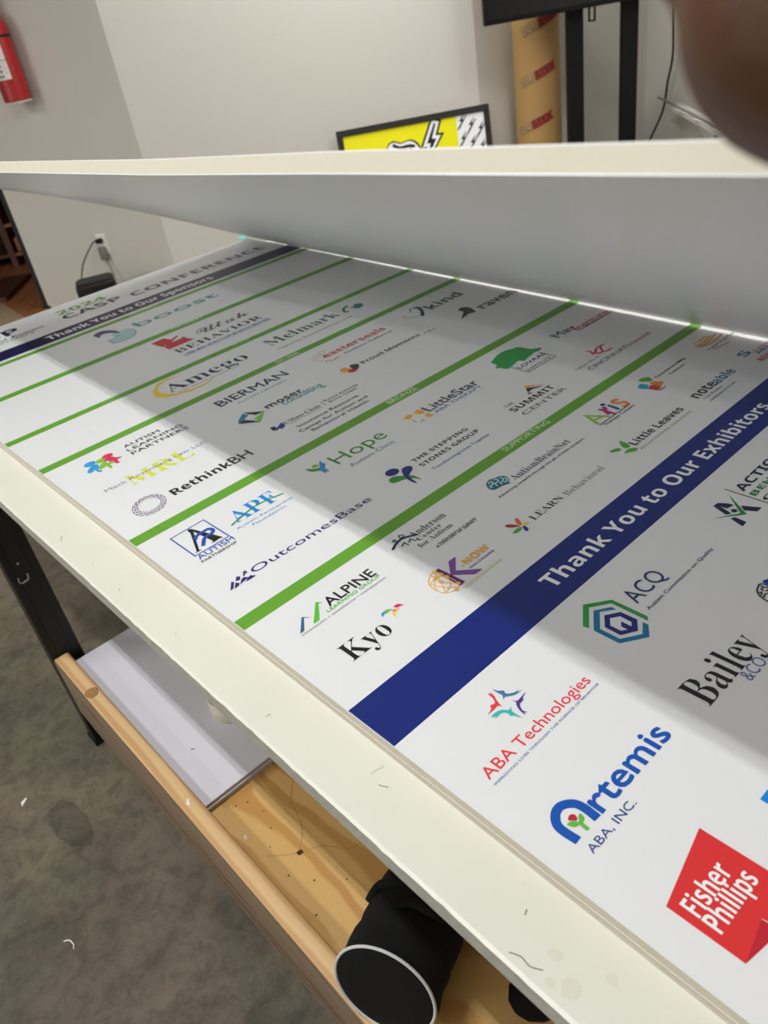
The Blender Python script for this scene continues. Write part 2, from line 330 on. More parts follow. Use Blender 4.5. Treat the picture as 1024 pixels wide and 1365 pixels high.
('B', 'leaf', [(0.0786, 0.0513), (0.0879, 0.0412), (0.0986, 0.038), (0.1007, 0.0511), (0.1048, 0.0476), (0.1128, 0.06), (0.1002, 0.0573), (0.0985, 0.0723), (0.0929, 0.0713), (0.0923, 0.0578), (0.0808, 0.0596)]),
('O', 'crimson', 0.1124, 0.0199, 0.011, 0.009),
('B', 'crimson', [(0.0968, 0.0352), (0.1073, 0.0282), (0.1163, 0.0301), (0.1203, 0.0414), (0.1288, 0.0496), (0.1178, 0.0528), (0.1149, 0.0683), (0.1091, 0.0643), (0.1097, 0.0503), (0.1039, 0.0462), (0.1041, 0.0395)])]),
('lime serif initials over thin purple letters', [('T', 'MRL', 's', 'limey', 0.0887, 0.2207, 0.1769, 0.0435, 'c', 0, 1.0),
('T', 'Mack Rosenberg Law LLC', 'n', 'plum', 0.047, 0.261, 0.1531, 0.0116, 'c', 0, 1.0)]),
('bold black letters beside a dashed purple ring', [('T', 'Rethink', 'b', 'black', 0.1189, 0.2401, 0.2762, 0.0238, 'c', 0.008, 1.0),
('T', 'BH', 'n', 'black', 0.2423, 0.2852, 0.2775, 0.0283, 'c', 0.012, 1.0),
('L', 'plum2', 0.0016, 0, [(0.1023, 0.2724), (0.1008, 0.2762), (0.0988, 0.2798)]),
('L', 'plum2', 0.0016, 0, [(0.097, 0.2824), (0.0944, 0.2855), (0.0915, 0.2883)]),
('L', 'plum2', 0.0016, 0, [(0.0891, 0.2902), (0.0857, 0.2922), (0.0822, 0.2939)]),
('L', 'plum2', 0.0016, 0, [(0.0795, 0.2948), (0.0758, 0.2956), (0.0722, 0.296)]),
('L', 'plum2', 0.0016, 0, [(0.0694, 0.2959), (0.0658, 0.2953), (0.0624, 0.2943)]),
('L', 'plum2', 0.0016, 0, [(0.0599, 0.2932), (0.0569, 0.2915), (0.0542, 0.2892)]),
('L', 'plum2', 0.0016, 0, [(0.0522, 0.2873), (0.0501, 0.2844), (0.0483, 0.2812)]),
('L', 'plum2', 0.0016, 0, [(0.0471, 0.2786), (0.0461, 0.275), (0.0454, 0.2712)]),
('L', 'plum2', 0.0016, 0, [(0.0453, 0.2682), (0.0454, 0.2643), (0.0461, 0.2604)]),
('L', 'plum2', 0.0016, 0, [(0.0468, 0.2574), (0.0483, 0.2535), (0.0501, 0.2499)]),
('L', 'plum2', 0.0016, 0, [(0.0518, 0.2472), (0.0543, 0.244), (0.0571, 0.2411)]),
('L', 'plum2', 0.0016, 0, [(0.0595, 0.2391), (0.0629, 0.2368), (0.0664, 0.235)]),
('L', 'plum2', 0.0016, 0, [(0.0692, 0.234), (0.073, 0.233), (0.0767, 0.2326)]),
('L', 'plum2', 0.0016, 0, [(0.0796, 0.2326), (0.0833, 0.2331), (0.0869, 0.2341)]),
('L', 'plum2', 0.0016, 0, [(0.0895, 0.2352), (0.0926, 0.237), (0.0955, 0.2393)]),
('L', 'plum2', 0.0016, 0, [(0.0975, 0.2414), (0.0997, 0.2444), (0.1016, 0.2477)]),
('L', 'plum2', 0.0016, 0, [(0.1027, 0.2505), (0.1037, 0.2543), (0.1042, 0.2582)]),
('L', 'plum2', 0.0016, 0, [(0.1043, 0.2613), (0.104, 0.2653), (0.1033, 0.2693)]),
('L', 'plum2', 0.0016, 0, [(0.0965, 0.2758), (0.0946, 0.2788), (0.0925, 0.2816)]),
('L', 'plum2', 0.0016, 0, [(0.0907, 0.2836), (0.0881, 0.2858), (0.0853, 0.2878)]),
('L', 'plum2', 0.0016, 0, [(0.083, 0.289), (0.08, 0.2903), (0.0768, 0.2911)]),
('L', 'plum2', 0.0016, 0, [(0.0744, 0.2915), (0.0713, 0.2917), (0.0682, 0.2914)]),
('L', 'plum2', 0.0016, 0, [(0.0659, 0.2908), (0.063, 0.2898), (0.0603, 0.2884)]),
('L', 'plum2', 0.0016, 0, [(0.0584, 0.2871), (0.0561, 0.2851), (0.0541, 0.2827)]),
('L', 'plum2', 0.0016, 0, [(0.0528, 0.2807), (0.0514, 0.2779), (0.0503, 0.2748)]),
('L', 'plum2', 0.0016, 0, [(0.0497, 0.2724), (0.0493, 0.2691), (0.0493, 0.2657)]),
('L', 'plum2', 0.0016, 0, [(0.0496, 0.2631), (0.0503, 0.2597), (0.0514, 0.2564)]),
('L', 'plum2', 0.0016, 0, [(0.0525, 0.2539), (0.0542, 0.2508), (0.0562, 0.248)]),
('L', 'plum2', 0.0016, 0, [(0.058, 0.2459), (0.0606, 0.2435), (0.0634, 0.2415)]),
('L', 'plum2', 0.0016, 0, [(0.0657, 0.2401), (0.0687, 0.2388), (0.0719, 0.2378)]),
('L', 'plum2', 0.0016, 0, [(0.0744, 0.2373), (0.0776, 0.2371), (0.0808, 0.2374)]),
('L', 'plum2', 0.0016, 0, [(0.0833, 0.2379), (0.0862, 0.2389), (0.089, 0.2403)]),
('L', 'plum2', 0.0016, 0, [(0.091, 0.2417), (0.0934, 0.2438), (0.0954, 0.2463)]),
('L', 'plum2', 0.0016, 0, [(0.0968, 0.2484), (0.0982, 0.2513), (0.0992, 0.2545)]),
('L', 'plum2', 0.0016, 0, [(0.0998, 0.257), (0.1001, 0.2604), (0.1, 0.2639)]),
('L', 'plum2', 0.0016, 0, [(0.0996, 0.2666), (0.0988, 0.27), (0.0976, 0.2733)]),
('L', 'plum2', 0.0016, 0, [(0.0945, 0.2702), (0.0934, 0.273), (0.092, 0.2756)]),
('L', 'plum2', 0.0016, 0, [(0.0907, 0.2775), (0.0888, 0.2797), (0.0867, 0.2817)]),
('L', 'plum2', 0.0016, 0, [(0.085, 0.2831), (0.0826, 0.2846), (0.0801, 0.2858)]),
('L', 'plum2', 0.0016, 0, [(0.0781, 0.2865), (0.0754, 0.2871), (0.0728, 0.2873)]),
('L', 'plum2', 0.0016, 0, [(0.0708, 0.2873), (0.0682, 0.2869), (0.0657, 0.2862)]),
('L', 'plum2', 0.0016, 0, [(0.0639, 0.2854), (0.0617, 0.2841), (0.0597, 0.2825)]),
('L', 'plum2', 0.0016, 0, [(0.0583, 0.2811), (0.0568, 0.279), (0.0555, 0.2767)]),
('L', 'plum2', 0.0016, 0, [(0.0547, 0.2748), (0.0539, 0.2722), (0.0535, 0.2695)]),
('L', 'plum2', 0.0016, 0, [(0.0533, 0.2673), (0.0535, 0.2645), (0.0539, 0.2616)]),
('L', 'plum2', 0.0016, 0, [(0.0545, 0.2594), (0.0556, 0.2567), (0.0569, 0.2541)]),
('L', 'plum2', 0.0016, 0, [(0.0581, 0.2521), (0.0599, 0.2498), (0.062, 0.2478)]),
('L', 'plum2', 0.0016, 0, [(0.0637, 0.2463), (0.0661, 0.2447), (0.0686, 0.2434)]),
('L', 'plum2', 0.0016, 0, [(0.0707, 0.2427), (0.0734, 0.242), (0.0761, 0.2417)]),
('L', 'plum2', 0.0016, 0, [(0.0782, 0.2417), (0.0808, 0.2421), (0.0833, 0.2428)]),
('L', 'plum2', 0.0016, 0, [(0.0852, 0.2436), (0.0875, 0.2449), (0.0895, 0.2466)]),
('L', 'plum2', 0.0016, 0, [(0.0909, 0.2481), (0.0925, 0.2502), (0.0938, 0.2526)]),
('L', 'plum2', 0.0016, 0, [(0.0946, 0.2546), (0.0954, 0.2572), (0.0958, 0.26)]),
('L', 'plum2', 0.0016, 0, [(0.0959, 0.2623), (0.0957, 0.2652), (0.0951, 0.268)])]),
('framed black and blue monogram', [('L', 'royal2', 0.0022, 0, [(0.0458, 0.39), (0.1082, 0.3884), (0.109, 0.4653), (0.0465, 0.4662), (0.0458, 0.39)]),
('P', 'black', [(0.0751, 0.3925), (0.0792, 0.3915), (0.0822, 0.3957), (0.1015, 0.46), (0.0961, 0.4578), (0.0845, 0.4591), (0.0808, 0.4585), (0.0856, 0.456), (0.0799, 0.4042), (0.0589, 0.4573), (0.0624, 0.4603), (0.0497, 0.4595), (0.0544, 0.4573), (0.0741, 0.4048)]),
('L', 'royal2', 0.0065, 1, [(0.0693, 0.428), (0.0757, 0.4205), (0.0863, 0.4186), (0.0985, 0.4188), (0.1022, 0.4275), (0.0964, 0.4342), (0.0859, 0.4349), (0.0791, 0.4385), (0.0686, 0.4531)]),
('T', 'AUTISM', 'n', 'royal2', 0.0461, 0.1106, 0.4807, 0.0122, 'c', 0.01, 1.0),
('T', 'PARTNERSHIP', 'n', 'black', 0.0448, 0.1078, 0.4919, 0.0066, 'c', 0.008, 1.0)]),
('bright blue serif initials with green swoosh', [('T', 'APF', 's', 'azure', 0.1371, 0.2258, 0.4462, 0.0376, 'c', 0, 1.0),
('L', 'emerald', 0.0035, 1, [(0.1272, 0.4437), (0.1471, 0.4371), (0.1783, 0.4295), (0.2045, 0.4301), (0.2349, 0.4375)]),
('T', 'Autism Partnership', 'n', 'azure2', 0.1265, 0.2376, 0.4626, 0.0059, 'c', 0, 1.0),
('T', 'Foundation', 'n', 'azure2', 0.1494, 0.215, 0.4747, 0.0059, 'c', 0, 1.0)]),
('indigo mountain mark with thin wide letters', [('T', 'OutcomesBase', 'n', 'indigo', 0.0792, 0.3088, 0.5792, 0.0161, 'c', 0.002, 1.0),
('P', 'indigo', [(0.0345, 0.5839), (0.0462, 0.5674), (0.0489, 0.571), (0.0399, 0.5832)]),
('P', 'indigo', [(0.0405, 0.585), (0.0493, 0.5742), (0.0527, 0.5798), (0.0482, 0.5846)]),
('P', 'indigo', [(0.0512, 0.5714), (0.0581, 0.5631), (0.0618, 0.568), (0.0567, 0.5744)]),
('P', 'indigo', [(0.0514, 0.5836), (0.0589, 0.5751), (0.0644, 0.5737), (0.0691, 0.58), (0.0622, 0.5807)]),
('P', 'indigo', [(0.0593, 0.585), (0.0721, 0.5775), (0.0781, 0.5856)]),
('L', 'indigo', 0.0015, 0, [(0.0656, 0.5699), (0.0723, 0.5638), (0.0689, 0.5631), (0.0733, 0.5623), (0.0734, 0.568), (0.072, 0.5662), (0.0655, 0.5713)])]),
('green and blue peaks with black capitals', [('P', 'steel', [(0.064, 0.7116), (0.0655, 0.715), (0.0502, 0.7355), (0.0436, 0.7357)]),
('P', 'steel', [(0.064, 0.7116), (0.0726, 0.7223), (0.0658, 0.7162)]),
('P', 'vgreen', [(0.0947, 0.7026), (0.0968, 0.7063), (0.0758, 0.7352), (0.066, 0.7348)]),
('P', 'vgreen', [(0.0947, 0.7026), (0.1005, 0.7112), (0.0957, 0.7083)]),
('T', 'ALPINE', 'n', 'black', 0.1014, 0.186, 0.7253, 0.0187, 'c', 0.016, 1.0),
('T', 'LEARNING GROUP', 'n', 'vgreen2', 0.0929, 0.1861, 0.7333, 0.006, 'c', 0.02, 1.0),
('T', 'innovation • excellence • compassion', 'n', 'gray3', 0.0424, 0.1882, 0.7423, 0.0044, 'c', 0, 1.0)]),
('black serif letters under a faceted bird', [('T', 'Kyo', 's', 'black', 0.0548, 0.1233, 0.8283, 0.033, 'c', 0, 1.0),
('P', 'cyan2', [(0.1336, 0.7912), (0.143, 0.7909), (0.1302, 0.7986)]),
('P', 'vgreen2', [(0.1436, 0.7903), (0.1497, 0.7964), (0.1354, 0.7963)]),
('P', 'magenta', [(0.1532, 0.7935), (0.1607, 0.7944), (0.1643, 0.8024), (0.1542, 0.7986)]),
('P', 'yellow2', [(0.1438, 0.799), (0.1468, 0.8064), (0.1406, 0.8107)]),
('P', 'orange3', [(0.1458, 0.7978), (0.1514, 0.7987), (0.1483, 0.8048)]),
('P', 'peach', [(0.1514, 0.7987), (0.1575, 0.802), (0.1493, 0.8051)])]),
('thin green letters with leaping figure', [('T', 'Hope', 'n', 'green3', 0.3502, 0.4686, 0.4453, 0.0357, 'c', 0, 1.0),
('T', 'Autism Clinic', 'n', 'grayblue', 0.3577, 0.4596, 0.4726, 0.0109, 'c', 0, 1.0),
('B', 'green3', [(0.3061, 0.4072), (0.316, 0.4197), (0.3241, 0.426), (0.3275, 0.4401), (0.325, 0.4493), (0.3238, 0.4406), (0.3163, 0.4316), (0.3068, 0.4231)]),
('B', 'sky2', [(0.3382, 0.4063), (0.3369, 0.4162), (0.3382, 0.4228), (0.3295, 0.4316), (0.3222, 0.4467), (0.3181, 0.4465), (0.3185, 0.435), (0.3243, 0.4237)]),
('O', 'leaf', 0.3221, 0.4132, 0.006, 0.0055)]),
('gold star tiles with navy and blue letters', [('T', 'LittleStar', 'n', 'dnavy', 0.5761, 0.717, 0.4445, 0.0252, 'c', 0.02, 1.0),
('T', 'ABA THERAPY', 'n', 'steelblue', 0.5785, 0.7069, 0.46, 0.0095, 'c', 0.012, 1.0),
('P', 'gold', [(0.5301, 0.4192), (0.5441, 0.4166), (0.5506, 0.4242), (0.5362, 0.4338), (0.5301, 0.4271)]),
('P', 'gold', [(0.5554, 0.4208), (0.5698, 0.4173), (0.5743, 0.4332), (0.5625, 0.4396), (0.5567, 0.4345)]),
('P', 'gold', [(0.569, 0.4416), (0.5714, 0.4593), (0.5599, 0.4603), (0.5573, 0.4502)]),
('P', 'gold', [(0.532, 0.4381), (0.5347, 0.4459), (0.5312, 0.4564)]),
('P', 'gold', [(0.5333, 0.46), (0.5448, 0.455), (0.5513, 0.4592)])]),
('green tree over a framed sign', [('B', 'tree', [(0.7998, 0.4008), (0.8179, 0.3932), (0.837, 0.3867), (0.8562, 0.3864), (0.8723, 0.3929), (0.8878, 0.3999), (0.8911, 0.4168), (0.8923, 0.4293), (0.9075, 0.446), (0.8915, 0.4509), (0.8815, 0.4475), (0.8681, 0.4505), (0.8566, 0.4521), (0.8382, 0.4556), (0.8326, 0.4449), (0.8075, 0.4504), (0.7917, 0.4503), (0.7892, 0.4352), (0.7832, 0.4269), (0.7955, 0.4202), (0.7986, 0.4078)]),
('L', 'dgray', 0.0018, 0, [(0.8014, 0.4536), (0.7994, 0.4978), (0.8863, 0.4986), (0.8868, 0.4546)]),
('T', 'LOVAAS', 'n', 'dgray', 0.8046, 0.8884, 0.4742, 0.0114, 'c', 0.02, 1.0),
('T', 'INSTITUTE', 'n', 'dgray', 0.8048, 0.8785, 0.4939, 0.0066, 'c', 0.01, 1.0)]),
('black capitals under striped gable', [('T', 'THE', 'n', 'gray2', 0.6591, 0.682, 0.5599, 0.0087, 'c', 0, 1.0),
('T', 'SUMMIT', 'b', 'black', 0.6543, 0.7731, 0.5834, 0.016, 'c', 0, 1.0),
('T', 'CENTER', 'n', 'gray2', 0.655, 0.7787, 0.6066, 0.0121, 'c', 0, 1.0),
('P', 'amber', [(0.7474, 0.5281), (0.7416, 0.537), (0.7729, 0.561)]),
('P', 'black', [(0.7401, 0.5382), (0.7348, 0.5467), (0.7665, 0.5625)]),
('P', 'navy2', [(0.7339, 0.545), (0.7296, 0.5536), (0.7442, 0.5507)]),
('P', 'brick', [(0.7258, 0.5532), (0.723, 0.5606), (0.7357, 0.5608)])]),
('navy and green figure with black capitals', [('T', 'THE STEPPING', 'b', 'black', 0.4278, 0.5626, 0.5541, 0.0104, 'c', 0, 1.0),
('T', 'STONES GROUP', 'b', 'black', 0.4256, 0.5695, 0.5756, 0.011, 'c', 0, 1.0),
('T', 'Transforming Lives Together', 'n', 'steelblue', 0.429, 0.5692, 0.599, 0.0075, 'c', 0.006, 1.0),
('B', 'green3', [(0.3633, 0.5594), (0.3716, 0.5557), (0.3803, 0.5607), (0.3881, 0.5701), (0.397, 0.5819), (0.3961, 0.6032), (0.3925, 0.5898), (0.3822, 0.5798), (0.3648, 0.5736), (0.3607, 0.5675)]),
('O', 'navy3', 0.3841, 0.5449, 0.0125, 0.011),
('B', 'navy3', [(0.3961, 0.5555), (0.4037, 0.5503), (0.4132, 0.5529), (0.4154, 0.5613), (0.4073, 0.5685), (0.3988, 0.5723), (0.3903, 0.58), (0.3842, 0.6044), (0.3821, 0.5902), (0.3872, 0.5711)])]),
('blue and red informal lettering', [('T', 'May', 'n', 'navy2', 0.9656, 1.0317, 0.446, 0.0238, 'c', 0.02, 1.0),
('T', 'Institute', 'n', 'brick', 1.0188, 1.1343, 0.4623, 0.0258, 'c', 0.015, 1.0),
('L', 'gray2', 0.004, 0, [(1.04, 0.4587), (1.1367, 0.4615)])]),
('red monogram over thin black capitals', [('T', 'University of', 's', 'gray2', 0.85, 0.9262, 0.5763, 0.0074, 'c', 0, 1.0),
('T', 'CINCINNATI', 'n', 'black', 0.8645, 0.9969, 0.5989, 0.0118, 'c', 0, 1.0),
('L', 'gray2', 0.0012, 0, [(1.0062, 0.5867), (0.9973, 0.6018)]),
('T', 'ONLINE', 'n', 'brick', 1.005, 1.07, 0.5997, 0.0084, 'c', 0, 1.0),
('L', 'brick', 0.0045, 1, [(0.9335, 0.5368), (0.9366, 0.5461), (0.9285, 0.5587), (0.9478, 0.5522)]),
('L', 'brick', 0.0045, 1, [(0.9677, 0.5525), (0.9613, 0.5464), (0.9433, 0.5529), (0.9354, 0.566), (0.947, 0.5666)]),
('L', 'brick', 0.0045, 1, [(0.9789, 0.55), (0.9676, 0.5473), (0.9512, 0.5637), (0.9514, 0.5721), (0.9702, 0.5738)])]),
('multicoloured letters with small figure', [('L', 'lime2', 0.0062, 0, [(0.6925, 0.733), (0.7069, 0.6984), (0.7255, 0.7329)]),
('L', 'lime2', 0.005, 0, [(0.7, 0.7181), (0.7191, 0.7241)]),
('L', 'magenta2', 0.0062, 0, [(0.7366, 0.7026), (0.7391, 0.7134), (0.737, 0.7354)]),
('L', 'magenta2', 0.0062, 0, [(0.7472, 0.7109), (0.7382, 0.714), (0.7307, 0.728)]),
('O', 'magenta2', 0.7467, 0.7077, 0.0045, 0.0045),
('L', 'royal', 0.0062, 0, [(0.7584, 0.7069), (0.7552, 0.7321)]),
('O', 'royal', 0.7551, 0.6989, 0.005, 0.0045),
('L', 'orange', 0.007, 1, [(0.785, 0.711), (0.7782, 0.705), (0.7705, 0.7086), (0.7725, 0.7177), (0.7828, 0.7243), (0.7788, 0.7342), (0.7666, 0.7319)]),
('L', 'dgray', 0.0018, 0, [(0.6899, 0.7368), (0.7803, 0.7367)]),
('T', 'Therapy Centers', 'n', 'dgray', 0.6945, 0.7814, 0.747, 0.0061, 'c', 0.012, 1.0)]),
('puzzle piece house with gray letters', [('P', 'vgreen3', [(0.8643, 0.6995), (0.8769, 0.6967), (0.8896, 0.7069), (0.8823, 0.7195), (0.8706, 0.7172), (0.871, 0.7116), (0.8663, 0.7094)]),
('P', 'cyan', [(0.8398, 0.7141), (0.857, 0.7077), (0.8597, 0.7165), (0.8602, 0.7236), (0.8466, 0.7335), (0.8411, 0.7237)]),
('P', 'orange', [(0.867, 0.7209), (0.8768, 0.7222), (0.8844, 0.7397), (0.8654, 0.7453), (0.8641, 0.733)]),
('P', 'brick', [(0.846, 0.7324), (0.8621, 0.7269), (0.8641, 0.733), (0.8648, 0.7466), (0.8489, 0.7496)]),
('L', 'gray2', 0.0025, 0, [(0.8501, 0.7517), (0.8694, 0.7525)]),
('T', 'Comprehensive Billing', 'n', 'dgray', 0.8911, 0.9901, 0.7212, 0.006, 'c', 0.015, 1.0),
('T', 'Consultants', 'n', 'dgray', 0.9163, 0.9666, 0.7347, 0.0056, 'c', 0.01, 1.0)]),
('golden arcs over thin letters', [('L', 'amber', 0.0045, 1, [(1.0584, 0.6999), (1.0714, 0.7033), (1.0988, 0.7011)]),
('L', 'amber', 0.0045, 1, [(1.0505, 0.7065), (1.0681, 0.7137), (1.1075, 0.7071)]),
('L', 'amber', 0.0045, 1, [(1.0447, 0.7115), (1.0684, 0.7199), (1.1187, 0.7122)]),
('L', 'amber', 0.0045, 1, [(1.0443, 0.7184), (1.0777, 0.7275), (1.1222, 0.7231)]),
('T', 'Learning Roots', 'n', 'dgray', 1.0462, 1.155, 0.7409, 0.0058, 'c', 0.015, 1.0),
('L', 'gray2', 0.002, 0, [(1.0482, 0.7456), (1.0964, 0.754)])]),
('blue and red stacked letters', [('T', 'S', 'b', 'blue2', 1.041, 1.069, 0.8112, 0.019, 'c', 0, 1.0),
('T', 'UNSHINE', 'n', 'rose', 1.0615, 1.1541, 0.8162, 0.007, 'c', 0, 1.0),
('T', 'ABA', 'b', 'blue2', 1.0658, 1.1109, 0.8258, 0.0091, 'c', 0, 1.0),
('T', 'BEHAVIOR', 'b', 'brick', 1.041, 1.1387, 0.845, 0.0121, 'c', 0, 1.0)]),
('rounded black and blue letters', [('T', 'note', 'b', 'black', 0.8544, 0.9228, 0.8232, 0.0158, 'x', 0, 1.0),
('T', 'able', 'b', 'steelblue2', 0.9221, 0.9842, 0.8248, 0.015, 'x', 0, 1.0),
('T', 'Your Practice', 'n', 'gray2', 0.8566, 0.916, 0.8344, 0.0049, 'c', 0.012, 1.0),
('T', 'HANDLING WITH CARE', 'n', 'grayblue', 0.8569, 0.9426, 0.846, 0.0045, 'c', 0.012, 1.0)]),
('black rounded letters with three green leaves', [('T', 'Little Leaves', 'b', 'black', 0.6638, 0.8097, 0.8233, 0.0152, 'c', 0.004, 1.0),
('T', 'BEHAVIORAL SERVICES', 'n', 'khaki', 0.6594, 0.8078, 0.8378, 0.005, 'c', 0.012, 1.0),
('B', 'vgreen3', [(0.6627, 0.7933), (0.6629, 0.8027), (0.6587, 0.8156), (0.6509, 0.8172), (0.6477, 0.8113), (0.652, 0.8031)]),
('B', 'vgreen3', [(0.6245, 0.8006), (0.635, 0.8008), (0.6423, 0.8054), (0.6416, 0.8113), (0.6352, 0.8115), (0.6293, 0.8073)]),
('B', 'vgreen3', [(0.6329, 0.8223), (0.6456, 0.8193), (0.6554, 0.8236), (0.6569, 0.8311), (0.6483, 0.8321), (0.6418, 0.8271)])]),
('teal brain mark with purple serif letters', [('B', 'dteal', [(0.444, 0.6986), (0.4545, 0.695), (0.4645, 0.6984), (0.474, 0.7025), (0.478, 0.711), (0.4739, 0.7204), (0.4676, 0.7241), (0.4678, 0.729), (0.4634, 0.7277), (0.4529, 0.7233), (0.4386, 0.7207), (0.4358, 0.7127), (0.4386, 0.7057)]),
('L', 'palecy', 0.003, 1, [(0.4457, 0.7011), (0.4531, 0.7007), (0.4501, 0.7078), (0.4428, 0.7082), (0.4408, 0.7143)]),
('L', 'palecy', 0.003, 1, [(0.4583, 0.7008), (0.4635, 0.7023), (0.4601, 0.7097), (0.453, 0.7098), (0.4491, 0.7176)]),
('L', 'palecy', 0.003, 1, [(0.4684, 0.7042), (0.4709, 0.7081), (0.4665, 0.7147), (0.4597, 0.7145), (0.4568, 0.72)]),
('L', 'palecy', 0.003, 1, [(0.4728, 0.7109), (0.4737, 0.7162), (0.4671, 0.7202), (0.4629, 0.7193)]),
('T', 'AutismBrainNet', 's', 'purple', 0.4773, 0.6209, 0.7299, 0.015, 'c', 0, 1.0),
('T', 'Advancing research through the gift of brain donation', 'n', 'dgray', 0.4252, 0.6378, 0.7427, 0.0052, 'c', 0.008, 1.0)]),
('five colour petals with serif letters', [('T', 'LEARN', 's', 'black', 0.4089, 0.4796, 0.8215, 0.0126, 'c', 0, 1.0),
('T', 'Behavioral', 's', 'gray3', 0.4867, 0.5807, 0.8228, 0.0128, 'c', 0, 1.0),
('B', 'crimson2', [(0.3737, 0.7951), (0.381, 0.7991), (0.3859, 0.813), (0.3748, 0.8042)]),
('B', 'orange4', [(0.3963, 0.7954), (0.3983, 0.8003), (0.3911, 0.8123), (0.3873, 0.8119), (0.3891, 0.8032)]),
('B', 'yellow2', [(0.3897, 0.8153), (0.3963, 0.8134), (0.4009, 0.8168), (0.3953, 0.8195)]),
('B', 'royal', [(0.3875, 0.8165), (0.3898, 0.8205), (0.3875, 0.8271), (0.3825, 0.8298), (0.3818, 0.8251)]),
('B', 'vgreen3', [(0.366, 0.8169), (0.3746, 0.8138), (0.3843, 0.8151), (0.3827, 0.8191), (0.3731, 0.8208)])]),
('serif letters with arc and small figures', [('T', 'Anderson', 's', 'black', 0.2761, 0.3449, 0.7078, 0.0146, 'c', 0, 1.0),
('T', 'Center', 's', 'black', 0.275, 0.3236, 0.7198, 0.0094, 'c', 0, 1.0),
('T', 'for Autism', 's', 'black', 0.2654, 0.3321, 0.7337, 0.0103, 'c', 0, 1.0),
('T', 'A CENTURY OF IMPACT', 'b', 'black', 0.2789, 0.3631, 0.753, 0.0055, 'c', 0, 1.0),
('T', 'CELEBRATING', 'n', 'gray2', 0.2851, 0.3655, 0.7474, 0.0028, 'c', 0.005, 1.0),
('L', 'dnavy', 0.004, 1, [(0.2368, 0.7035), (0.2509, 0.6963), (0.2654, 0.6951), (0.2831, 0.7046)]),
('L', 'green4', 0.0022, 0, [(0.25, 0.7081), (0.2589, 0.7044), (0.2587, 0.7143)]),
('L', 'green4', 0.0022, 0, [(0.2632, 0.7103), (0.2702, 0.7049), (0.2727, 0.7158)]),
('L', 'green4', 0.002, 1, [(0.2656, 0.6849), (0.2706, 0.6881), (0.2693, 0.6926), (0.2636, 0.6908), (0.2656, 0.6849)]),
('L', 'green4', 0.002, 1, [(0.2522, 0.6871), (0.2554, 0.6885), (0.254, 0.6915), (0.2504, 0.6907), (0.2522, 0.6871)])]),
('purple letter over a gold wire globe', [('P', 'purple2', [(0.2383, 0.7866), (0.2456, 0.7857), (0.2469, 0.8344), (0.2362, 0.8351)]),
('P', 'purple3', [(0.2652, 0.7863), (0.2787, 0.787), (0.2564, 0.8083), (0.2812, 0.835), (0.2661, 0.8346), (0.2483, 0.8132), (0.2442, 0.8103)]),
('L', 'gold', 0.0014, 1, [(0.2171, 0.7946), (0.2293, 0.7876), (0.2377, 0.7883), (0.2401, 0.8074), (0.239, 0.8299), (0.2278, 0.8363), (0.2141, 0.8294), (0.2105, 0.8169), (0.2121, 0.8031), (0.2171, 0.7946)]),
('L', 'gold', 0.0012, 1, [(0.2282, 0.7887), (0.2265, 0.8096), (0.2394, 0.8294)]),
('L', 'gold', 0.0012, 1, [(0.2377, 0.7883), (0.2179, 0.8057), (0.2105, 0.8169)]),
('L', 'gold', 0.0012, 1, [(0.2149, 0.8017), (0.2219, 0.822), (0.2333, 0.8338)]),
('L', 'gold', 0.0012, 1, [(0.237, 0.789), (0.2265, 0.8096), (0.2141, 0.8294)]),
('L', 'gold', 0.0012, 1, [(0.2401, 0.8074), (0.2308, 0.8229), (0.2141, 0.8294)]),
('L', 'gold', 0.0012, 1, [(0.2129, 0.8015), (0.2307, 0.7973), (0.2401, 0.8074)]),
('O', 'gold', 0.2365, 0.7883, 0.003, 0.003),
('O', 'gold', 0.2388, 0.7977, 0.003, 0.003),
('O', 'gold', 0.2395, 0.808, 0.003, 0.003),
('O', 'gold', 0.239, 0.8299, 0.003, 0.003),
('O', 'gold', 0.2278, 0.8363, 0.003, 0.003),
('O', 'gold', 0.2265, 0.8096, 0.003, 0.003),
('O', 'gold', 0.229, 0.7976, 0.003, 0.003),
('T', '-NOW', 'b', 'gold', 0.2676, 0.3227, 0.8124, 0.0124, 'c', 0, 1.0),
('T', 'SOLUTIONS', 'b', 'purple4', 0.2714, 0.3203, 0.8217, 0.0033, 'c', 0, 1.0),
('T', 'BEHAVIORAL', 'n', 'gold2', 0.2359, 0.3133, 0.844, 0.0052, 'c', 0, 1.0)]),
('nested hexagons beside thin navy letters', [('P', 'emer2', [(0.2693, 1.0035), (0.3009, 0.9809), (0.3294, 1.0029), (0.3293, 1.0517), (0.3228, 1.0566), (0.3236, 1.0061), (0.3008, 0.9896), (0.2711, 1.0108)]),
('P', 'blue3', [(0.2997, 0.997), (0.3178, 1.01), (0.3174, 1.017), (0.3137, 1.0134), (0.302, 1.0042), (0.2776, 1.0216), (0.2776, 1.0484), (0.2999, 1.0638), (0.3173, 1.0529), (0.317, 1.0607), (0.3005, 1.0723), (0.2712, 1.0522), (0.2711, 1.0174)]),
('P', 'navy3', [(0.3002, 1.0119), (0.3168, 1.0235), (0.3172, 1.0457), (0.3013, 1.0568), (0.2832, 1.0456), (0.2837, 1.0241)]),
('P', 'boardwhite', [(0.2999, 1.02), (0.3099, 1.0274), (0.3095, 1.0428), (0.3033, 1.0472), (0.3032, 1.0331), (0.296, 1.0378), (0.2958, 1.0465), (0.2897, 1.0419), (0.2896, 1.0275)]),
('T', 'ACQ', 'n', 'navy2', 0.341, 0.4077, 1.0312, 0.0244, 'c', 0, 1.0),
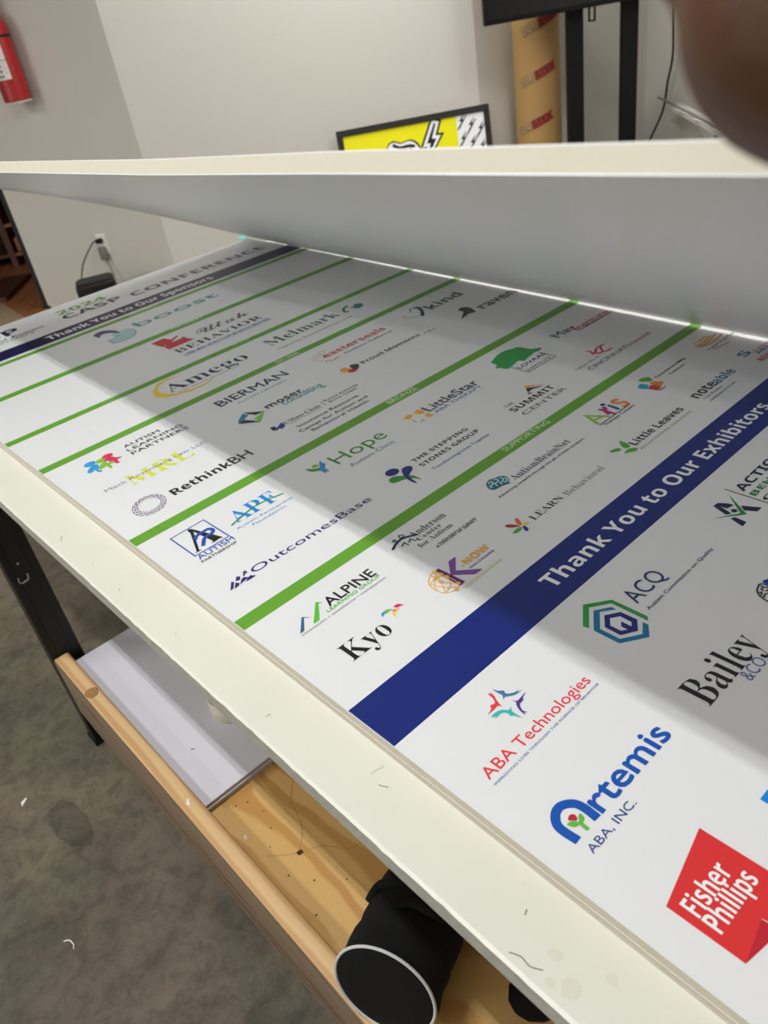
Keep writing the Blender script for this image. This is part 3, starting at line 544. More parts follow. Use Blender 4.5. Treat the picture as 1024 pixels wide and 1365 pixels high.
('T', 'Autism Commission on Quality', 'n', 'indigo', 0.3397, 0.4889, 1.0479, 0.005, 'c', 0.012, 1.0)]),
('tall black serif letters', [('T', 'Bailey', 's', 'black', 0.2489, 0.3653, 1.1739, 0.0374, 'c', 0, 1.0),
('T', '&CO.', 'n', 'periwinkle', 0.3064, 0.3471, 1.1885, 0.0145, 'c', 0, 1.0)]),
('navy letter crossed by a green tick', [('P', 'dnavy', [(0.5765, 1.0002), (0.5861, 1.0015), (0.5926, 1.0129), (0.5936, 1.0208), (0.5888, 1.0201), (0.5808, 1.018), (0.5808, 1.0085), (0.5729, 1.0284), (0.5665, 1.0235)]),
('P', 'dnavy', [(0.5971, 1.029), (0.6079, 1.053), (0.5959, 1.0524), (0.5891, 1.0376)]),
('P', 'dnavy', [(0.5619, 1.0327), (0.5677, 1.0362), (0.5658, 1.0526), (0.554, 1.0533)]),
('P', 'green5', [(0.613, 1.0033), (0.5823, 1.045), (0.5494, 1.0148), (0.5801, 1.037)]),
('O', 'dnavy', 0.5811, 1.0279, 0.004, 0.004),
('L', 'dgray', 0.0016, 0, [(0.6226, 0.9925), (0.6224, 1.0545), (0.621, 1.0702)]),
('T', 'ACTION', 'b', 'dnavy', 0.6304, 0.7589, 1.0162, 0.0149, 'c', 0, 1.0),
('T', 'BEHAVIOR', 'b', 'green5', 0.6286, 0.7816, 1.0338, 0.0093, 'c', 0, 1.0),
('T', 'CENTERS', 'b', 'black', 0.6271, 0.762, 1.0503, 0.0071, 'c', 0, 1.0)]),
('outlined brain mark with blue cap', [('L', 'dgray', 0.0022, 1, [(0.4441, 1.1266), (0.4559, 1.1235), (0.4598, 1.1269), (0.4602, 1.1327), (0.4597, 1.1388), (0.453, 1.1466), (0.4402, 1.1494), (0.4339, 1.1459), (0.4353, 1.1381), (0.4382, 1.1321), (0.4441, 1.1266)]),
('L', 'dgray', 0.0022, 1, [(0.4547, 1.1254), (0.4541, 1.1297), (0.4499, 1.1291), (0.4476, 1.1328)]),
('L', 'dgray', 0.0022, 1, [(0.4549, 1.1306), (0.4578, 1.1345), (0.4524, 1.1358), (0.4491, 1.1347)]),
('L', 'dgray', 0.0022, 1, [(0.4412, 1.1293), (0.4443, 1.1318), (0.4388, 1.1345)]),
('L', 'dgray', 0.0022, 1, [(0.4366, 1.1381), (0.4444, 1.137), (0.4473, 1.1408), (0.4402, 1.1429)]),
('L', 'dgray', 0.0022, 1, [(0.4553, 1.1396), (0.4512, 1.1442), (0.4442, 1.1449)]),
('B', 'royal', [(0.4624, 1.1243), (0.4689, 1.1252), (0.4735, 1.1297), (0.4718, 1.1377), (0.4634, 1.1436), (0.4609, 1.137), (0.4613, 1.1315)])]),
('ring of four leaping figures over red letters', [('T', 'ABA Technologies', 'n', 'red2', 0.0337, 0.2038, 1.0613, 0.0141, 'c', 0.004, 1.0),
('T', 'IMPROVING LIVES THROUGH THE SCIENCE OF BEHAVIOR', 'n', 'denim', 0.0331, 0.2055, 1.0703, 0.0028, 'c', 0.008, 1.0),
('B', 'red3', [(0.1177, 0.986), (0.1194, 0.9898), (0.1177, 0.9977), (0.1151, 1.0045), (0.114, 1.0096), (0.1117, 1.0059), (0.1043, 1.006), (0.0954, 1.0055), (0.1036, 1.0035), (0.1064, 0.9995), (0.1106, 1.0006), (0.1132, 1.0005), (0.1164, 0.9946)]),
('P', 'red3', [(0.1212, 0.9852), (0.1199, 0.9937), (0.1152, 1.003), (0.1135, 1.0009), (0.1174, 0.9941)]),
('B', 'denim', [(0.1263, 0.9856), (0.1281, 0.9919), (0.1325, 0.9967), (0.1306, 1.001), (0.1353, 1.0058), (0.1413, 1.0081), (0.1453, 1.0069), (0.1412, 1.0096), (0.146, 1.0111), (0.1362, 1.0102), (0.1285, 1.0052), (0.1264, 1.0033), (0.1224, 1.0045), (0.1263, 0.9998), (0.1257, 0.994)]),
('B', 'violet', [(0.1455, 1.0166), (0.1379, 1.019), (0.1355, 1.0216), (0.1313, 1.0218), (0.127, 1.0238), (0.1235, 1.0307), (0.1252, 1.0359), (0.1224, 1.0335), (0.1207, 1.0369), (0.1215, 1.0283), (0.1248, 1.021), (0.1279, 1.0177), (0.1274, 1.0128), (0.1302, 1.0172), (0.1357, 1.0173)]),
('B', 'aqua', [(0.0951, 1.0108), (0.1022, 1.0099), (0.1098, 1.0127), (0.1146, 1.0185), (0.1195, 1.0179), (0.1158, 1.0215), (0.1152, 1.0255), (0.1152, 1.0364), (0.1124, 1.0278), (0.1095, 1.0256), (0.1104, 1.0213), (0.1067, 1.0153), (0.0961, 1.0151), (0.0989, 1.0138)])]),
('round blue letters with rosebud in the first', [('L', 'cobalt', 0.0092, 1, [(0.0373, 1.1639), (0.0366, 1.1431), (0.0448, 1.1328), (0.0554, 1.1307), (0.0653, 1.1376), (0.0683, 1.1478), (0.0674, 1.1636)]),
('T', 'rtemis', 'n', 'cobalt', 0.0747, 0.1935, 1.1639, 0.0171, 'x', 0.026, 1.0),
('T', 'ABA, INC.', 'n', 'navy4', 0.035, 0.104, 1.1813, 0.0085, 'c', 0.002, 1.0),
('B', 'rosebud', [(0.0482, 1.1448), (0.0529, 1.1425), (0.0564, 1.1449), (0.0561, 1.1484), (0.0534, 1.1507), (0.0502, 1.1478)]),
('B', 'leaf2', [(0.0436, 1.1466), (0.0497, 1.1481), (0.0526, 1.1528), (0.0511, 1.1549), (0.046, 1.1533)]),
('B', 'leaf2', [(0.0571, 1.1496), (0.061, 1.1489), (0.0601, 1.1537), (0.0565, 1.1558), (0.0533, 1.154)]),
('L', 'leaf2', 0.004, 0, [(0.0529, 1.1531), (0.0521, 1.164)])]),
('red folded sign with white letters', [('P', 'scarlet', [(0.1176, 1.2351), (0.1187, 1.3264), (0.0803, 1.3328), (0.0768, 1.3109), (0.0454, 1.3198), (0.036, 1.3184), (0.0357, 1.2515)]),
('P', 'darkred', [(0.0763, 1.3111), (0.077, 1.3227), (0.0733, 1.3253), (0.036, 1.3184)]),
('T', 'Fisher', 'h', 'white', 0.0443, 0.0979, 1.2761, 0.018, 'c', 0, 1.0),
('T', 'Phillips', 'h', 'white', 0.0441, 0.1058, 1.2949, 0.0176, 'c', 0, 1.0)]),
('bright blue block at the panel margin', [('P', 'azure', [(0.1785, 1.2599), (0.193, 1.2602), (0.2499, 1.2804), (0.2405, 1.3355), (0.1772, 1.3115)])])]
GLYPHS = {
'b-': (323, '40,267 40,174 283,174 283,267'),
'b0': (572, '203,714 285,725 396,701 474,628 520,512 535,357 529,250 511,160 479,87 432,34 368,1 285,-10 173,14 96,88 51,204 36,357 42,465 60,555 92,627 139,681;333,588 285,603 237,588 207,541 191,464 186,357 191,250 207,174 237,127 285,112 333,127 363,173 380,250 385,357 380,464 363,541'),
'b2': (572, '234,720 293,724 358,718 414,699 458,669 492,630 512,583 519,531 513,475 496,424 467,375 428,327 378,276 320,220 228,134 228,127 539,127 539,0 40,0 40,105 219,286 268,337 307,379 335,414 354,447 365,479 369,513 363,551 346,577 318,593 282,598 242,593 202,579 162,556 120,525 38,622 70,648 104,672 141,693 184,710'),
'b4': (572, '17,253 330,714 469,714 469,265 555,265 555,148 469,148 469,0 322,0 322,148 17,148;328,541 324,541 315,521 305,502 294,483 281,463 150,265 322,265 322,412 324,474 326,504'),
'bA': (690, '0,0 252,717 437,717 690,0 527,0 475,170 215,170 163,0;345,606 332,557 323,528 316,501 304,463 253,297 439,297 380,482 374,506'),
'bB': (672, '90,0 90,714 312,714 438,704 528,674 583,619 601,533 594,477 573,430 538,396 491,379 491,374 525,364 556,349 582,327 602,297 615,258 619,207 602,121 549,55 466,14 357,0;321,590 241,590 241,431 329,431 385,436 421,452 440,478 446,513 439,548 416,572 377,586;335,311 241,311 241,125 340,125 398,132 435,152 455,182 462,222 455,258 435,287 396,305'),
'bC': (637, '293,712 393,724 446,721 500,711 552,695 602,674 553,551 513,569 473,584 432,595 393,598 316,582 260,533 226,456 214,355 225,254 257,179 312,132 393,116 437,119 481,126 526,138 575,154 575,27 528,10 482,-1 433,-8 379,-10 279,1 198,36 135,90 92,164 67,253 58,356 68,458 97,547 145,621 211,677'),
'bD': (740, '90,0 90,714 314,714 419,704 509,674 582,625 637,557 671,470 682,364 656,205 580,92 456,23 292,0;322,590 241,590 241,125 306,125 470,184 525,360 512,463 473,535 409,576'),
'bE': (560, '90,0 90,714 501,714 501,590 241,590 241,433 483,433 483,309 241,309 241,125 501,125 501,0'),
'bF': (549, '90,0 90,714 499,714 499,590 239,590 239,406 481,406 481,282 239,282 239,0'),
'bG': (724, '320,713 431,724 488,721 543,712 595,698 643,680 593,559 558,575 518,587 475,595 430,598 368,590 316,568 273,532 241,484 221,424 214,355 219,289 233,231 258,183 293,147 340,124 400,116 430,117 455,119 476,122 496,126 496,275 361,275 361,401 644,401 644,31 587,14 528,1 463,-7 390,-10 249,14 144,84 80,200 58,358 69,463 102,552 155,625 228,679'),
'bH': (765, '90,0 90,714 241,714 241,434 524,434 524,714 675,714 675,0 524,0 524,308 241,308 241,0'),
'bI': (389, '32,628 32,714 357,714 357,628 270,588 270,126 357,86 357,0 32,0 32,86 119,126 119,588'),
'bL': (565, '90,0 90,714 241,714 241,125 531,125 531,0'),
'bM': (943, '90,0 90,714 296,714 465,168 468,168 647,714 853,714 853,0 712,0 712,375 714,416 715,459 717,500 719,559 715,559 531,0 392,0 220,560 216,560 218,535 224,415 225,371 225,0'),
'bN': (813, '90,0 90,714 281,714 591,179 594,179 591,229 589,278 587,376 587,714 723,714 723,0 531,0 220,540 216,540 220,489 223,438 225,336 225,0'),
'bO': (796, '292,714 399,725 505,714 590,680 655,625 702,552 729,462 738,358 729,254 702,165 655,91 590,36 505,1 398,-10 292,2 207,36 141,91 95,165 67,255 58,359 67,463 95,552 141,625 207,680;399,599 316,583 260,535 228,459 217,358 228,258 260,182 316,133 398,117 481,133 537,182 569,258 579,358 569,459 537,535 482,583'),
'bP': (628, '90,0 90,714 318,714 437,699 520,655 567,584 583,491 576,431 557,375 522,325 471,287 399,262 306,254 241,254 241,0;310,590 241,590 241,378 291,378 348,384 393,404 421,437 430,486 400,564'),
'bR': (660, '90,0 90,714 298,714 425,701 514,661 566,594 583,500 578,454 565,415 543,381 516,353 484,329 450,311 660,0 492,0 322,274 241,274 241,0;287,590 241,590 241,397 290,397 354,403 398,422 422,453 430,496 421,540 396,569 351,585'),
'bS': (551, '196,711 296,724 351,721 403,711 454,695 508,674 459,556 413,574 371,587 332,595 291,598 253,593 225,578 208,555 202,526 211,492 236,466 278,442 388,386 431,359 465,328 490,292 506,250 511,198 494,113 443,47 360,4 248,-10 141,1 46,33 46,174 98,153 152,134 206,120 260,115 308,120 340,137 357,161 363,191 353,227 323,256 278,282 224,308 198,320 170,336 142,354 115,377 90,405 71,437 58,476 54,521 70,606 119,671'),
'bT': (579, '20,588 20,714 559,714 559,588 365,588 365,0 214,0 214,588'),
'bU': (756, '85,254 85,714 236,714 236,277 245,202 272,153 317,126 379,117 443,127 487,156 512,206 520,278 520,714 671,714 671,252 663,182 639,119 598,65 541,25 466,-1 375,-10 250,8 159,62 104,147'),
'bV': (650, '242,0 0,714 153,714 287,289 299,249 306,218 314,187 321,157 325,132 329,157 343,218 351,249 358,273 362,289 497,714 650,714 407,0'),
'bW': (967, '182,0 0,714 149,714 240,324 253,266 260,231 266,196 275,137 284,197 290,230 308,314 412,714 555,714 659,314 671,264 683,196 692,137 701,197 707,231 715,266 721,298 727,324 818,714 967,714 785,0 613,0 516,375 499,456 493,481 483,542 478,506 454,389 450,374 354,0'),
'bX': (667, '237,368 15,714 182,714 336,457 487,714 650,714 426,360 667,0 494,0 328,270 162,0 0,0'),
'bY': (624, '237,273 0,714 164,714 312,420 461,714 624,714 387,278 387,0 237,0'),
'ba': (604, '245,554 302,557 399,545 471,510 514,449 529,364 529,0 425,0 396,74 392,74 356,36 318,10 272,-5 211,-10 144,1 90,33 54,86 42,163 57,239 103,292 179,324 286,337 381,340 381,364 375,401 359,427 332,442 296,447 257,444 218,436 180,423 142,407 93,508 139,529 191,544;381,253 323,251 262,244 223,225 202,197 195,162 200,133 215,114 238,103 267,99 311,106 348,128 373,162 381,208'),
'bb': (633, '78,0 78,760 227,760 227,552 223,495 221,475 227,475 253,506 286,533 329,550 382,556 465,538 531,485 574,396 588,274 574,151 530,62 463,8 378,-10 324,-5 284,12 252,34 227,60 217,60 192,0;285,428 252,401 234,356 227,291 227,275 233,205 251,154 284,122 336,111 377,122 409,154 429,205 436,276 429,346 409,397 376,427 334,437'),
'bd': (633, '406,585 406,760 555,760 555,0 441,0 412,71 406,71 380,40 347,14 305,-4 251,-10 168,8 103,62 59,150 45,272 60,395 103,484 170,538 255,556 309,550 352,533 386,507 412,476 417,476 410,523 407,553;357,425 301,435 257,424 224,393 203,341 196,270 203,200 224,150 258,119 303,109 356,118 390,146 409,191 416,255 416,271 410,342 392,393'),
'be': (591, '231,548 303,556 404,540 482,492 531,413 548,308 548,236 196,236 206,180 234,137 276,110 332,101 383,104 428,112 472,125 517,144 517,29 476,12 433,-1 383,-8 325,-10 248,-2 180,21 124,59 81,113 54,183 45,269 53,357 78,429 116,484 168,524;304,450 265,443 233,422 210,386 199,335 408,335 401,381 382,418 350,442'),
'bh': (657, '78,0 78,760 227,760 227,605 225,528 220,476 228,476 258,512 295,537 338,551 386,556 466,544 529,509 569,447 582,356 582,0 433,0 433,319 411,408 345,437 288,425 252,391 233,334 227,257 227,0'),
'bi': (305, '122,756 153,760 184,756 210,745 228,722 234,687 228,652 210,630 184,618 153,614 122,618 96,630 78,652 72,687 78,722 96,745;78,0 78,546 227,546 227,0'),
'bk': (620, '78,0 78,760 227,760 227,420 225,359 219,297 221,297 252,340 286,380 439,546 607,546 390,309 620,0 448,0 291,221 227,170 227,0'),
'bl': (305, '78,0 78,760 227,760 227,0'),
'bm': (982, '333,551 379,556 435,551 481,537 518,512 545,476 558,476 588,512 628,537 673,551 719,556 801,544 860,509 895,447 907,356 907,0 758,0 758,319 738,408 676,437 626,427 592,395 573,344 567,274 567,0 418,0 418,319 398,408 336,437 284,425 251,391 233,334 227,257 227,0 78,0 78,546 192,546 212,476 220,476 250,512 289,537'),
'bn': (657, '338,551 388,556 467,544 529,509 569,447 582,356 582,0 433,0 433,319 428,371 412,408 385,430 345,437 288,425 252,391 233,334 227,257 227,0 78,0 78,546 192,546 212,476 220,476 251,512 292,537'),
'bo': (619, '200,538 311,556 384,548 447,523 500,483 540,428 566,358 574,274 556,154 502,64 418,8 308,-10 236,-2 173,23 119,64 79,120 54,190 45,274 63,394 116,483;309,436 258,426 224,396 204,345 197,274 204,203 224,152 258,120 310,110 361,120 396,152 415,203 422,274 415,345 396,396 361,426'),
'bp': (633, '329,550 382,556 465,538 531,485 574,396 588,274 573,152 529,62 462,8 378,-10 325,-5 284,12 252,34 227,60 219,60 225,19 227,-20 227,-240 78,-240 78,546 199,546 220,475 227,475 253,506 286,532;252,401 234,356 227,291 227,275 233,205 251,154 284,122 336,111 380,122 412,154 430,205 436,276 411,397 334,437 285,428'),
'br': (454, '331,549 383,556 423,554 433,552 422,412 402,416 378,417 341,414 305,404 273,386 249,360 232,325 227,278 227,0 78,0 78,546 191,546 213,454 220,454 249,493 286,526'),
'bs': (497, '173,547 261,556 311,554 358,546 405,533 453,513 408,406 369,422 332,435 296,443 259,446 210,437 193,410 195,398 202,387 214,376 235,364 265,350 351,313 388,293 418,270 441,242 454,206 459,162 444,89 401,35 328,1 226,-10 173,-8 128,-3 87,7 46,22 46,145 92,127 141,112 189,102 231,99 269,102 294,112 307,127 312,146 310,159 305,171 293,183 272,196 240,212 194,232 148,254 110,275 81,299 61,328 49,362 45,404 60,470 104,518'),
'bt': (434, '105,547 148,662 243,662 243,546 396,546 396,434 243,434 243,171 248,144 261,125 282,113 308,109 333,110 356,114 402,126 402,15 375,6 343,-3 305,-8 265,-10 219,-6 178,6 143,28 117,62 100,109 94,171 94,434 23,434 23,497'),
'bu': (657, '75,190 75,546 224,546 224,227 229,176 245,139 272,117 312,109 369,121 405,156 424,212 430,289 430,546 579,546 579,0 465,0 445,70 437,70 406,34 366,9 319,-5 269,-10 190,2 128,38 88,99'),
'bv': (569, '208,0 0,546 156,546 261,235 269,207 275,177 280,149 282,123 286,123 293,178 308,235 413,546 569,546 361,0'),
'bx': (578, '190,279 14,546 183,546 289,372 396,546 565,546 387,279 573,0 404,0 289,187 174,0 5,0'),
'cH': (845, '879,618 931,628 968,623 996,608 1014,584 1020,555 1000,496 940,433 896,399 844,368 786,338 722,310 696,258 673,210 655,169 641,136 623,87 617,64 621,49 634,44 677,51 724,70 771,100 819,137 864,177 907,216 960,261 995,277 1010,276 1034,269 1003,251 985,237 967,221 948,202 927,180 902,155 873,128 842,101 811,75 779,51 748,31 720,16 665,-1 609,-7 564,1 531,27 511,66 505,115 507,136 512,161 521,190 531,219 544,249 551,263 506,249 448,138 367,53 271,0 166,-18 91,-10 34,15 -1,54 -13,102 -6,142 17,175 50,196 90,203 120,199 144,185 161,164 166,138 160,115 143,98 119,86 93,79 75,72 70,60 75,49 89,36 113,26 144,22 197,33 242,67 283,124 318,193 302,186 280,175 254,161 234,153 215,156 207,170 220,187 250,206 295,227 346,247 403,340 453,404 406,375 350,359 326,362 307,373 293,388 289,407 298,435 322,469 346,497 353,507 333,499 300,479 262,447 224,408 193,374 173,361 152,365 144,380 149,391 161,405 178,423 199,444 222,465 270,505 291,519 329,538 364,544 392,540 415,529 431,511 436,487 429,454 420,433 456,457 528,515 596,566 637,584 645,583 657,576 661,569 655,557 641,544 618,516 585,463 567,427 550,385 533,337 522,294 579,313 640,402 703,479 764,542 823,589;924,587 890,575 848,533 799,460 755,372 795,394 844,429 884,465 914,501 932,535 938,562 934,582'),
'cI': (657, '674,621 805,631 828,628 839,614 826,599 800,595 764,585 730,553 697,504 664,441 647,402 626,352 601,291 579,236 628,264 664,326 669,363 674,393 679,398 687,400 706,393 712,373 702,303 671,247 620,207 553,185 519,129 474,80 419,40 358,11 291,-7 221,-13 151,-5 94,20 56,59 44,107 52,146 75,179 109,202 151,209 180,205 203,192 217,172 221,146 215,119 196,102 171,93 148,87 133,81 128,72 134,57 152,42 179,30 209,26 262,36 311,66 355,116 388,180 338,197 294,230 266,275 257,327 267,379 296,430 341,478 400,522 470,560 549,591;670,577 606,561 525,523 457,471 401,408 364,342 352,286 367,239 408,219 469,344 536,450 610,534'),
'cM': (809, '560,615 593,631 617,626 626,610 616,562 585,489 564,442 540,390 446,432 461,456 473,470 433,420 399,350;797,615 830,631 854,627 862,612 855,589 819,510 787,437 759,370 678,161 664,128 645,78 639,41 641,38 662,44 693,62 730,91 773,128 818,168 863,210 921,260 958,277 974,276 996,269 944,231 872,163 791,86 723,32 665,-2 614,-13 580,-6 552,15 534,48 528,89 529,109 533,131 545,177 555,201 570,234 590,272 614,314 639,359 665,404 691,447 738,520 712,482 721,492 679,442 635,383 584,311 558,270 532,228 483,136 444,151 479,216 533,307 589,388 643,460 694,520 742,567;510,569 449,501 384,420 317,326 249,219 217,168 188,124 162,90 140,65 100,34 67,24 50,27 37,35 29,44 26,52 34,71 58,82 89,91 109,101 121,117 125,141 108,183 58,196 33,192 8,182 -13,165 -30,143 -41,117 -45,87 -38,48 -17,16 16,-6 61,-13 121,0 173,40 221,102 271,181 307,240 347,302 390,363'),
'cU': (900, '478,626 523,631 595,621 651,590 689,541 701,479 695,434 678,386 651,335 618,280 578,223 536,164 487,88 471,43 476,30 489,25 561,62 645,174 694,257 750,354 814,464 886,592 1047,608 810,201 751,96 737,64 732,42 734,36 739,34 762,43 798,70 828,96 861,124 927,184 986,239 1022,267 1050,277 1065,276 1088,269 1061,251 1044,238 1028,224 1011,208 972,167 943,140 912,110 877,80 842,52 807,26 773,6 742,-8 714,-13 678,-8 649,10 631,36 625,71 627,86 625,79 600,50 559,15 518,-7 471,-14 428,-7 395,14 375,48 368,93 372,129 384,166 404,206 430,247 447,270 463,293 523,375 547,412 565,444 579,474 589,500 592,523 586,551 571,572 546,585 516,590 476,585 432,569 385,544 339,511 294,472 253,426 209,360 194,304 198,278 211,259 228,246 247,242 267,246 289,258 311,278 333,303 354,333 373,364 389,397 401,429 408,458 411,484 408,515 408,526 412,536 423,540 443,531 458,505 468,467 472,422 465,363 443,309 409,263 365,227 314,204 259,196 213,203 179,224 159,258 152,300 158,342 177,386 205,430 242,474 284,515 330,553 379,585 429,610'),
'ca': (529, '364,310 490,314 392,115 372,72 376,53 406,72 425,87 443,102 463,120 492,92 438,45 393,13 351,-6 313,-13 287,-8 264,6 248,29 245,49 192,5 124,-12 82,-6 48,14 25,45 18,86 24,126 42,166 69,204 104,240 145,270 189,294 234,309 279,314 330,302 348,276;304,272 293,274 278,270 259,258 237,238 214,213 192,184 172,152 154,121 140,90 131,63 128,40 129,36 140,25 145,24 176,34 213,64 251,109 287,165 313,216 322,244 320,256 313,265'),
'ce': (411, '229,309 271,314 307,309 337,294 357,271 364,241 357,208 334,178 300,152 256,129 204,110 149,97 137,69 133,45 139,33 158,29 199,34 243,49 288,76 340,120 366,91 310,44 255,13 201,-7 150,-13 95,-5 51,20 21,56 11,99 17,136 36,173 65,209 101,242 142,271 186,294;270,270 259,267 241,253 221,230 200,200 179,164 166,136 185,141 215,155 242,174 264,198 278,223 283,246 279,265'),
'ch': (567, '325,579 461,593 265,223 335,285 413,314 445,308 470,290 486,261 491,224 486,193 470,162 446,129 416,92 392,60 385,41 396,41 417,56 447,81 490,120 519,92 494,68 460,38 448,26 403,-2 358,-12 327,-6 302,12 285,41 280,78 283,103 290,126 308,156 323,176 342,200 399,265 376,260 335,233 310,211 282,182 253,147 224,107 151,-5 11,-14 122,196 139,215 104,180 83,161 55,189 92,223 121,253 149,285 176,320 203,361 231,409'),
'ci': (344, '261,463 287,467 308,464 325,454 338,438 342,418 337,394 322,374 300,360 274,356 251,359 233,369 221,385 217,406 222,430 238,450;157,305 311,315 203,121 173,64 163,39 175,41 197,54 227,78 270,121 297,92 263,58 236,34 213,16 195,5 162,-9 126,-13 66,5 46,60 51,86 65,120 87,166 95,179 118,204 91,177 73,161 44,189 61,203 96,238 117,260 137,282'),
'cl': (418, '323,579 460,593 239,192 185,93 172,65 168,49 171,40 176,37 187,41 208,54 239,79 284,122 311,92 261,44 222,13 184,-7 141,-13 107,-8 79,8 59,33 53,65 63,116 94,181 73,161 43,185 84,223 117,257 147,292 173,331'),
'cn': (577, '345,285 422,314 454,308 479,290 495,261 500,224 496,200 485,174 470,148 452,122 433,99 400,56 395,41 404,41 425,55 456,80 499,120 529,92 495,60 470,39 450,23 434,12 418,3 402,-5 385,-10 368,-12 337,-6 312,12 295,41 290,78 292,103 299,126 317,157 351,200 408,265 412,269 377,254 320,206 284,169 245,121 201,64 151,-6 -14,-15 30,49 63,95 89,135 111,166 139,210 144,226 131,215 110,195 76,160 49,189 99,240 141,278 180,303 220,312 255,293 266,238 263,212'),
'cs': (350, '190,336 208,343 226,338 232,322 229,310 216,292 214,282 216,275 222,265 256,205 268,146 262,107 288,133 316,105 265,58 226,27 193,6 163,-6 132,-12 100,-14 57,-8 25,9 6,34 0,63 4,84 15,101 32,112 53,116 74,113 89,102 98,87 101,71 98,54 87,40 73,30 60,27 54,27 73,22 65,30 77,27 106,39 132,78 142,106 150,138 154,175 156,215 154,238 141,225 72,160 46,189 71,214 164,301 174,316'),
'ct': (442, '317,567 458,572 383,445 448,445 436,401 354,401 320,343 286,284 253,226 222,171 193,116 173,79 163,56 160,42 165,36 181,40 205,54 238,79 283,120 311,92 261,46 217,15 174,-5 130,-12 97,-7 72,10 56,35 51,66 54,87 61,112 69,130 80,153 69,160 45,189 82,224 110,252 135,280 158,309 180,341 204,378'),
'cu': (590, '394,305 554,315 428,93 409,57 403,44 405,40 410,38 446,57 515,120 543,92 484,37 448,10 414,-6 378,-11 338,-6 308,9 289,33 283,63 283,71 282,70 259,45 216,14 173,-5 131,-11 98,-6 72,9 55,33 49,63 53,87 65,120 86,164 96,183 70,160 46,189 76,218 133,275 160,305 319,315 209,121 188,80 181,55 184,49 190,47 219,63 273,118 304,157 334,201 364,249'),
'cx': (453, '317,304 349,314 390,302 404,265 400,245 389,229 373,218 355,214 323,224 314,243 295,211 276,162 265,111 261,66 265,47 274,43 309,60 376,120 406,92 355,45 317,16 282,-1 248,-6 206,2 174,28 154,67 149,99 122,52 90,13 60,-6 28,-13 -8,-1 -19,37 -16,56 -6,74 10,86 32,90 50,87 65,79 76,65 77,59 91,71 111,98 129,128 143,161 152,191 155,216 153,227 149,229 143,227 129,215 120,205 93,178 77,160 49,189 104,247 122,264 143,281 164,296 185,307 205,311 227,302 244,278 254,240 257,189 257,210 264,231 289,275'),
'cy': (577, '409,304 556,314 412,61 417,63 442,79 467,97 497,120 522,91 445,33 375,-3 325,-86 278,-155 237,-209 201,-247 130,-292 54,-307 10,-301 -21,-283 -40,-255 -46,-221 -30,-163 18,-110 92,-61 188,-18 240,1 267,50 225,10 165,-13 129,-8 100,8 82,33 76,65 79,95 89,125 105,155 143,215 148,228 149,228 141,223 118,204 73,161 43,189 88,232 130,268 148,282 177,301 192,308 206,312 221,313 266,296 281,243 276,208 262,172 241,133 193,54 186,38 188,33 192,32 219,48 269,103 300,142 334,188 370,242;216,-51 141,-86 73,-133 32,-183 18,-230 20,-244 28,-257 39,-266 52,-269 86,-255 124,-210 145,-177 196,-90'),
'sA': (650, '80,108 312,686 329,685 565,126 586,79 606,46 629,26 652,21 652,8 349,8 349,20 407,30 430,66 426,90 413,124 381,205 149,205 109,108 103,79 103,70 124,31 182,8 -5,8 -5,20 16,24 41,39 61,66;263,496 157,231 372,231'),
'sB': (659, '31,660 31,670 327,670 519,632 581,521 543,428 407,368 568,300 615,195 598,117 548,58 465,21 354,8 32,8 32,19 69,25 99,42 114,74 119,122 119,549 117,588 111,617 98,638 80,652 55,659;322,654 291,650 273,638 265,615 263,582 263,367 280,367 350,375 398,399 424,445 432,514 426,575 408,619 373,646;294,352 263,352 263,97 266,66 277,44 299,32 330,28 389,38 428,68 449,119 456,191 447,265 418,315 368,343'),
'sC': (697, '613,653 629,685 642,685 642,467 630,467 591,547 536,612 469,654 394,668 252,584 206,337 257,105 413,27 476,35 537,59 594,99 638,147 654,132 540,28 382,-8 290,3 209,36 141,89 90,159 58,244 47,340 58,435 91,519 142,588 211,640 293,674 386,685 458,676 544,647 560,642 578,640'),
'sE': (658, '32,660 32,670 586,670 586,484 577,484 556,559 511,612 442,640 345,649 316,648 295,645 279,638 270,624 265,604 264,578 264,358 289,358 349,367 392,395 420,443 435,506 445,506 445,184 435,184 428,231 414,274 392,305 362,325 324,336 276,339 264,339 264,100 268,67 281,46 305,36 343,33 411,37 469,50 517,72 558,106 591,151 617,205 630,205 592,8 29,8 29,18 68,22 99,38 115,69 120,116 120,549 115,605 99,639 68,656'),
'sF': (602, '29,660 29,670 578,670 578,484 568,484 556,534 536,578 506,611 464,634 411,646 342,650 316,649 296,647 280,642 269,631 264,615 263,593 263,360 284,360 343,369 387,397 415,445 429,508 442,508 442,184 431,184 416,253 388,304 344,332 282,341 263,341 263,120 265,87 272,60 286,40 309,27 340,21 374,19 374,8 31,8 31,19 69,26 99,44 114,77 119,125 119,558 114,605 97,636 67,652'),
'sH': (779, '32,660 32,670 352,670 352,660 326,657 301,650 282,639 271,621 265,597 263,564 263,365 517,365 517,564 515,597 510,621 499,639 480,650 455,657 428,660 428,670 747,670 747,660 709,653 680,637 665,608 661,564 661,120 666,75 680,43 710,25 747,19 747,8 428,8 428,19 465,24 496,40 512,71 517,120 517,337 263,337 263,120 268,73 283,41 313,25 352,19 352,8 31,8 31,19 69,25 99,41 114,73 119,120 119,564 114,607 98,637 69,654'),
'sI': (388, '28,660 28,670 356,670 356,660 317,656 286,643 269,617 264,577 264,115 266,86 272,63 284,44 303,32 330,23 358,19 358,8 28,8 28,19 65,26 97,42 114,70 120,111 120,576 115,617 99,643 69,656'),
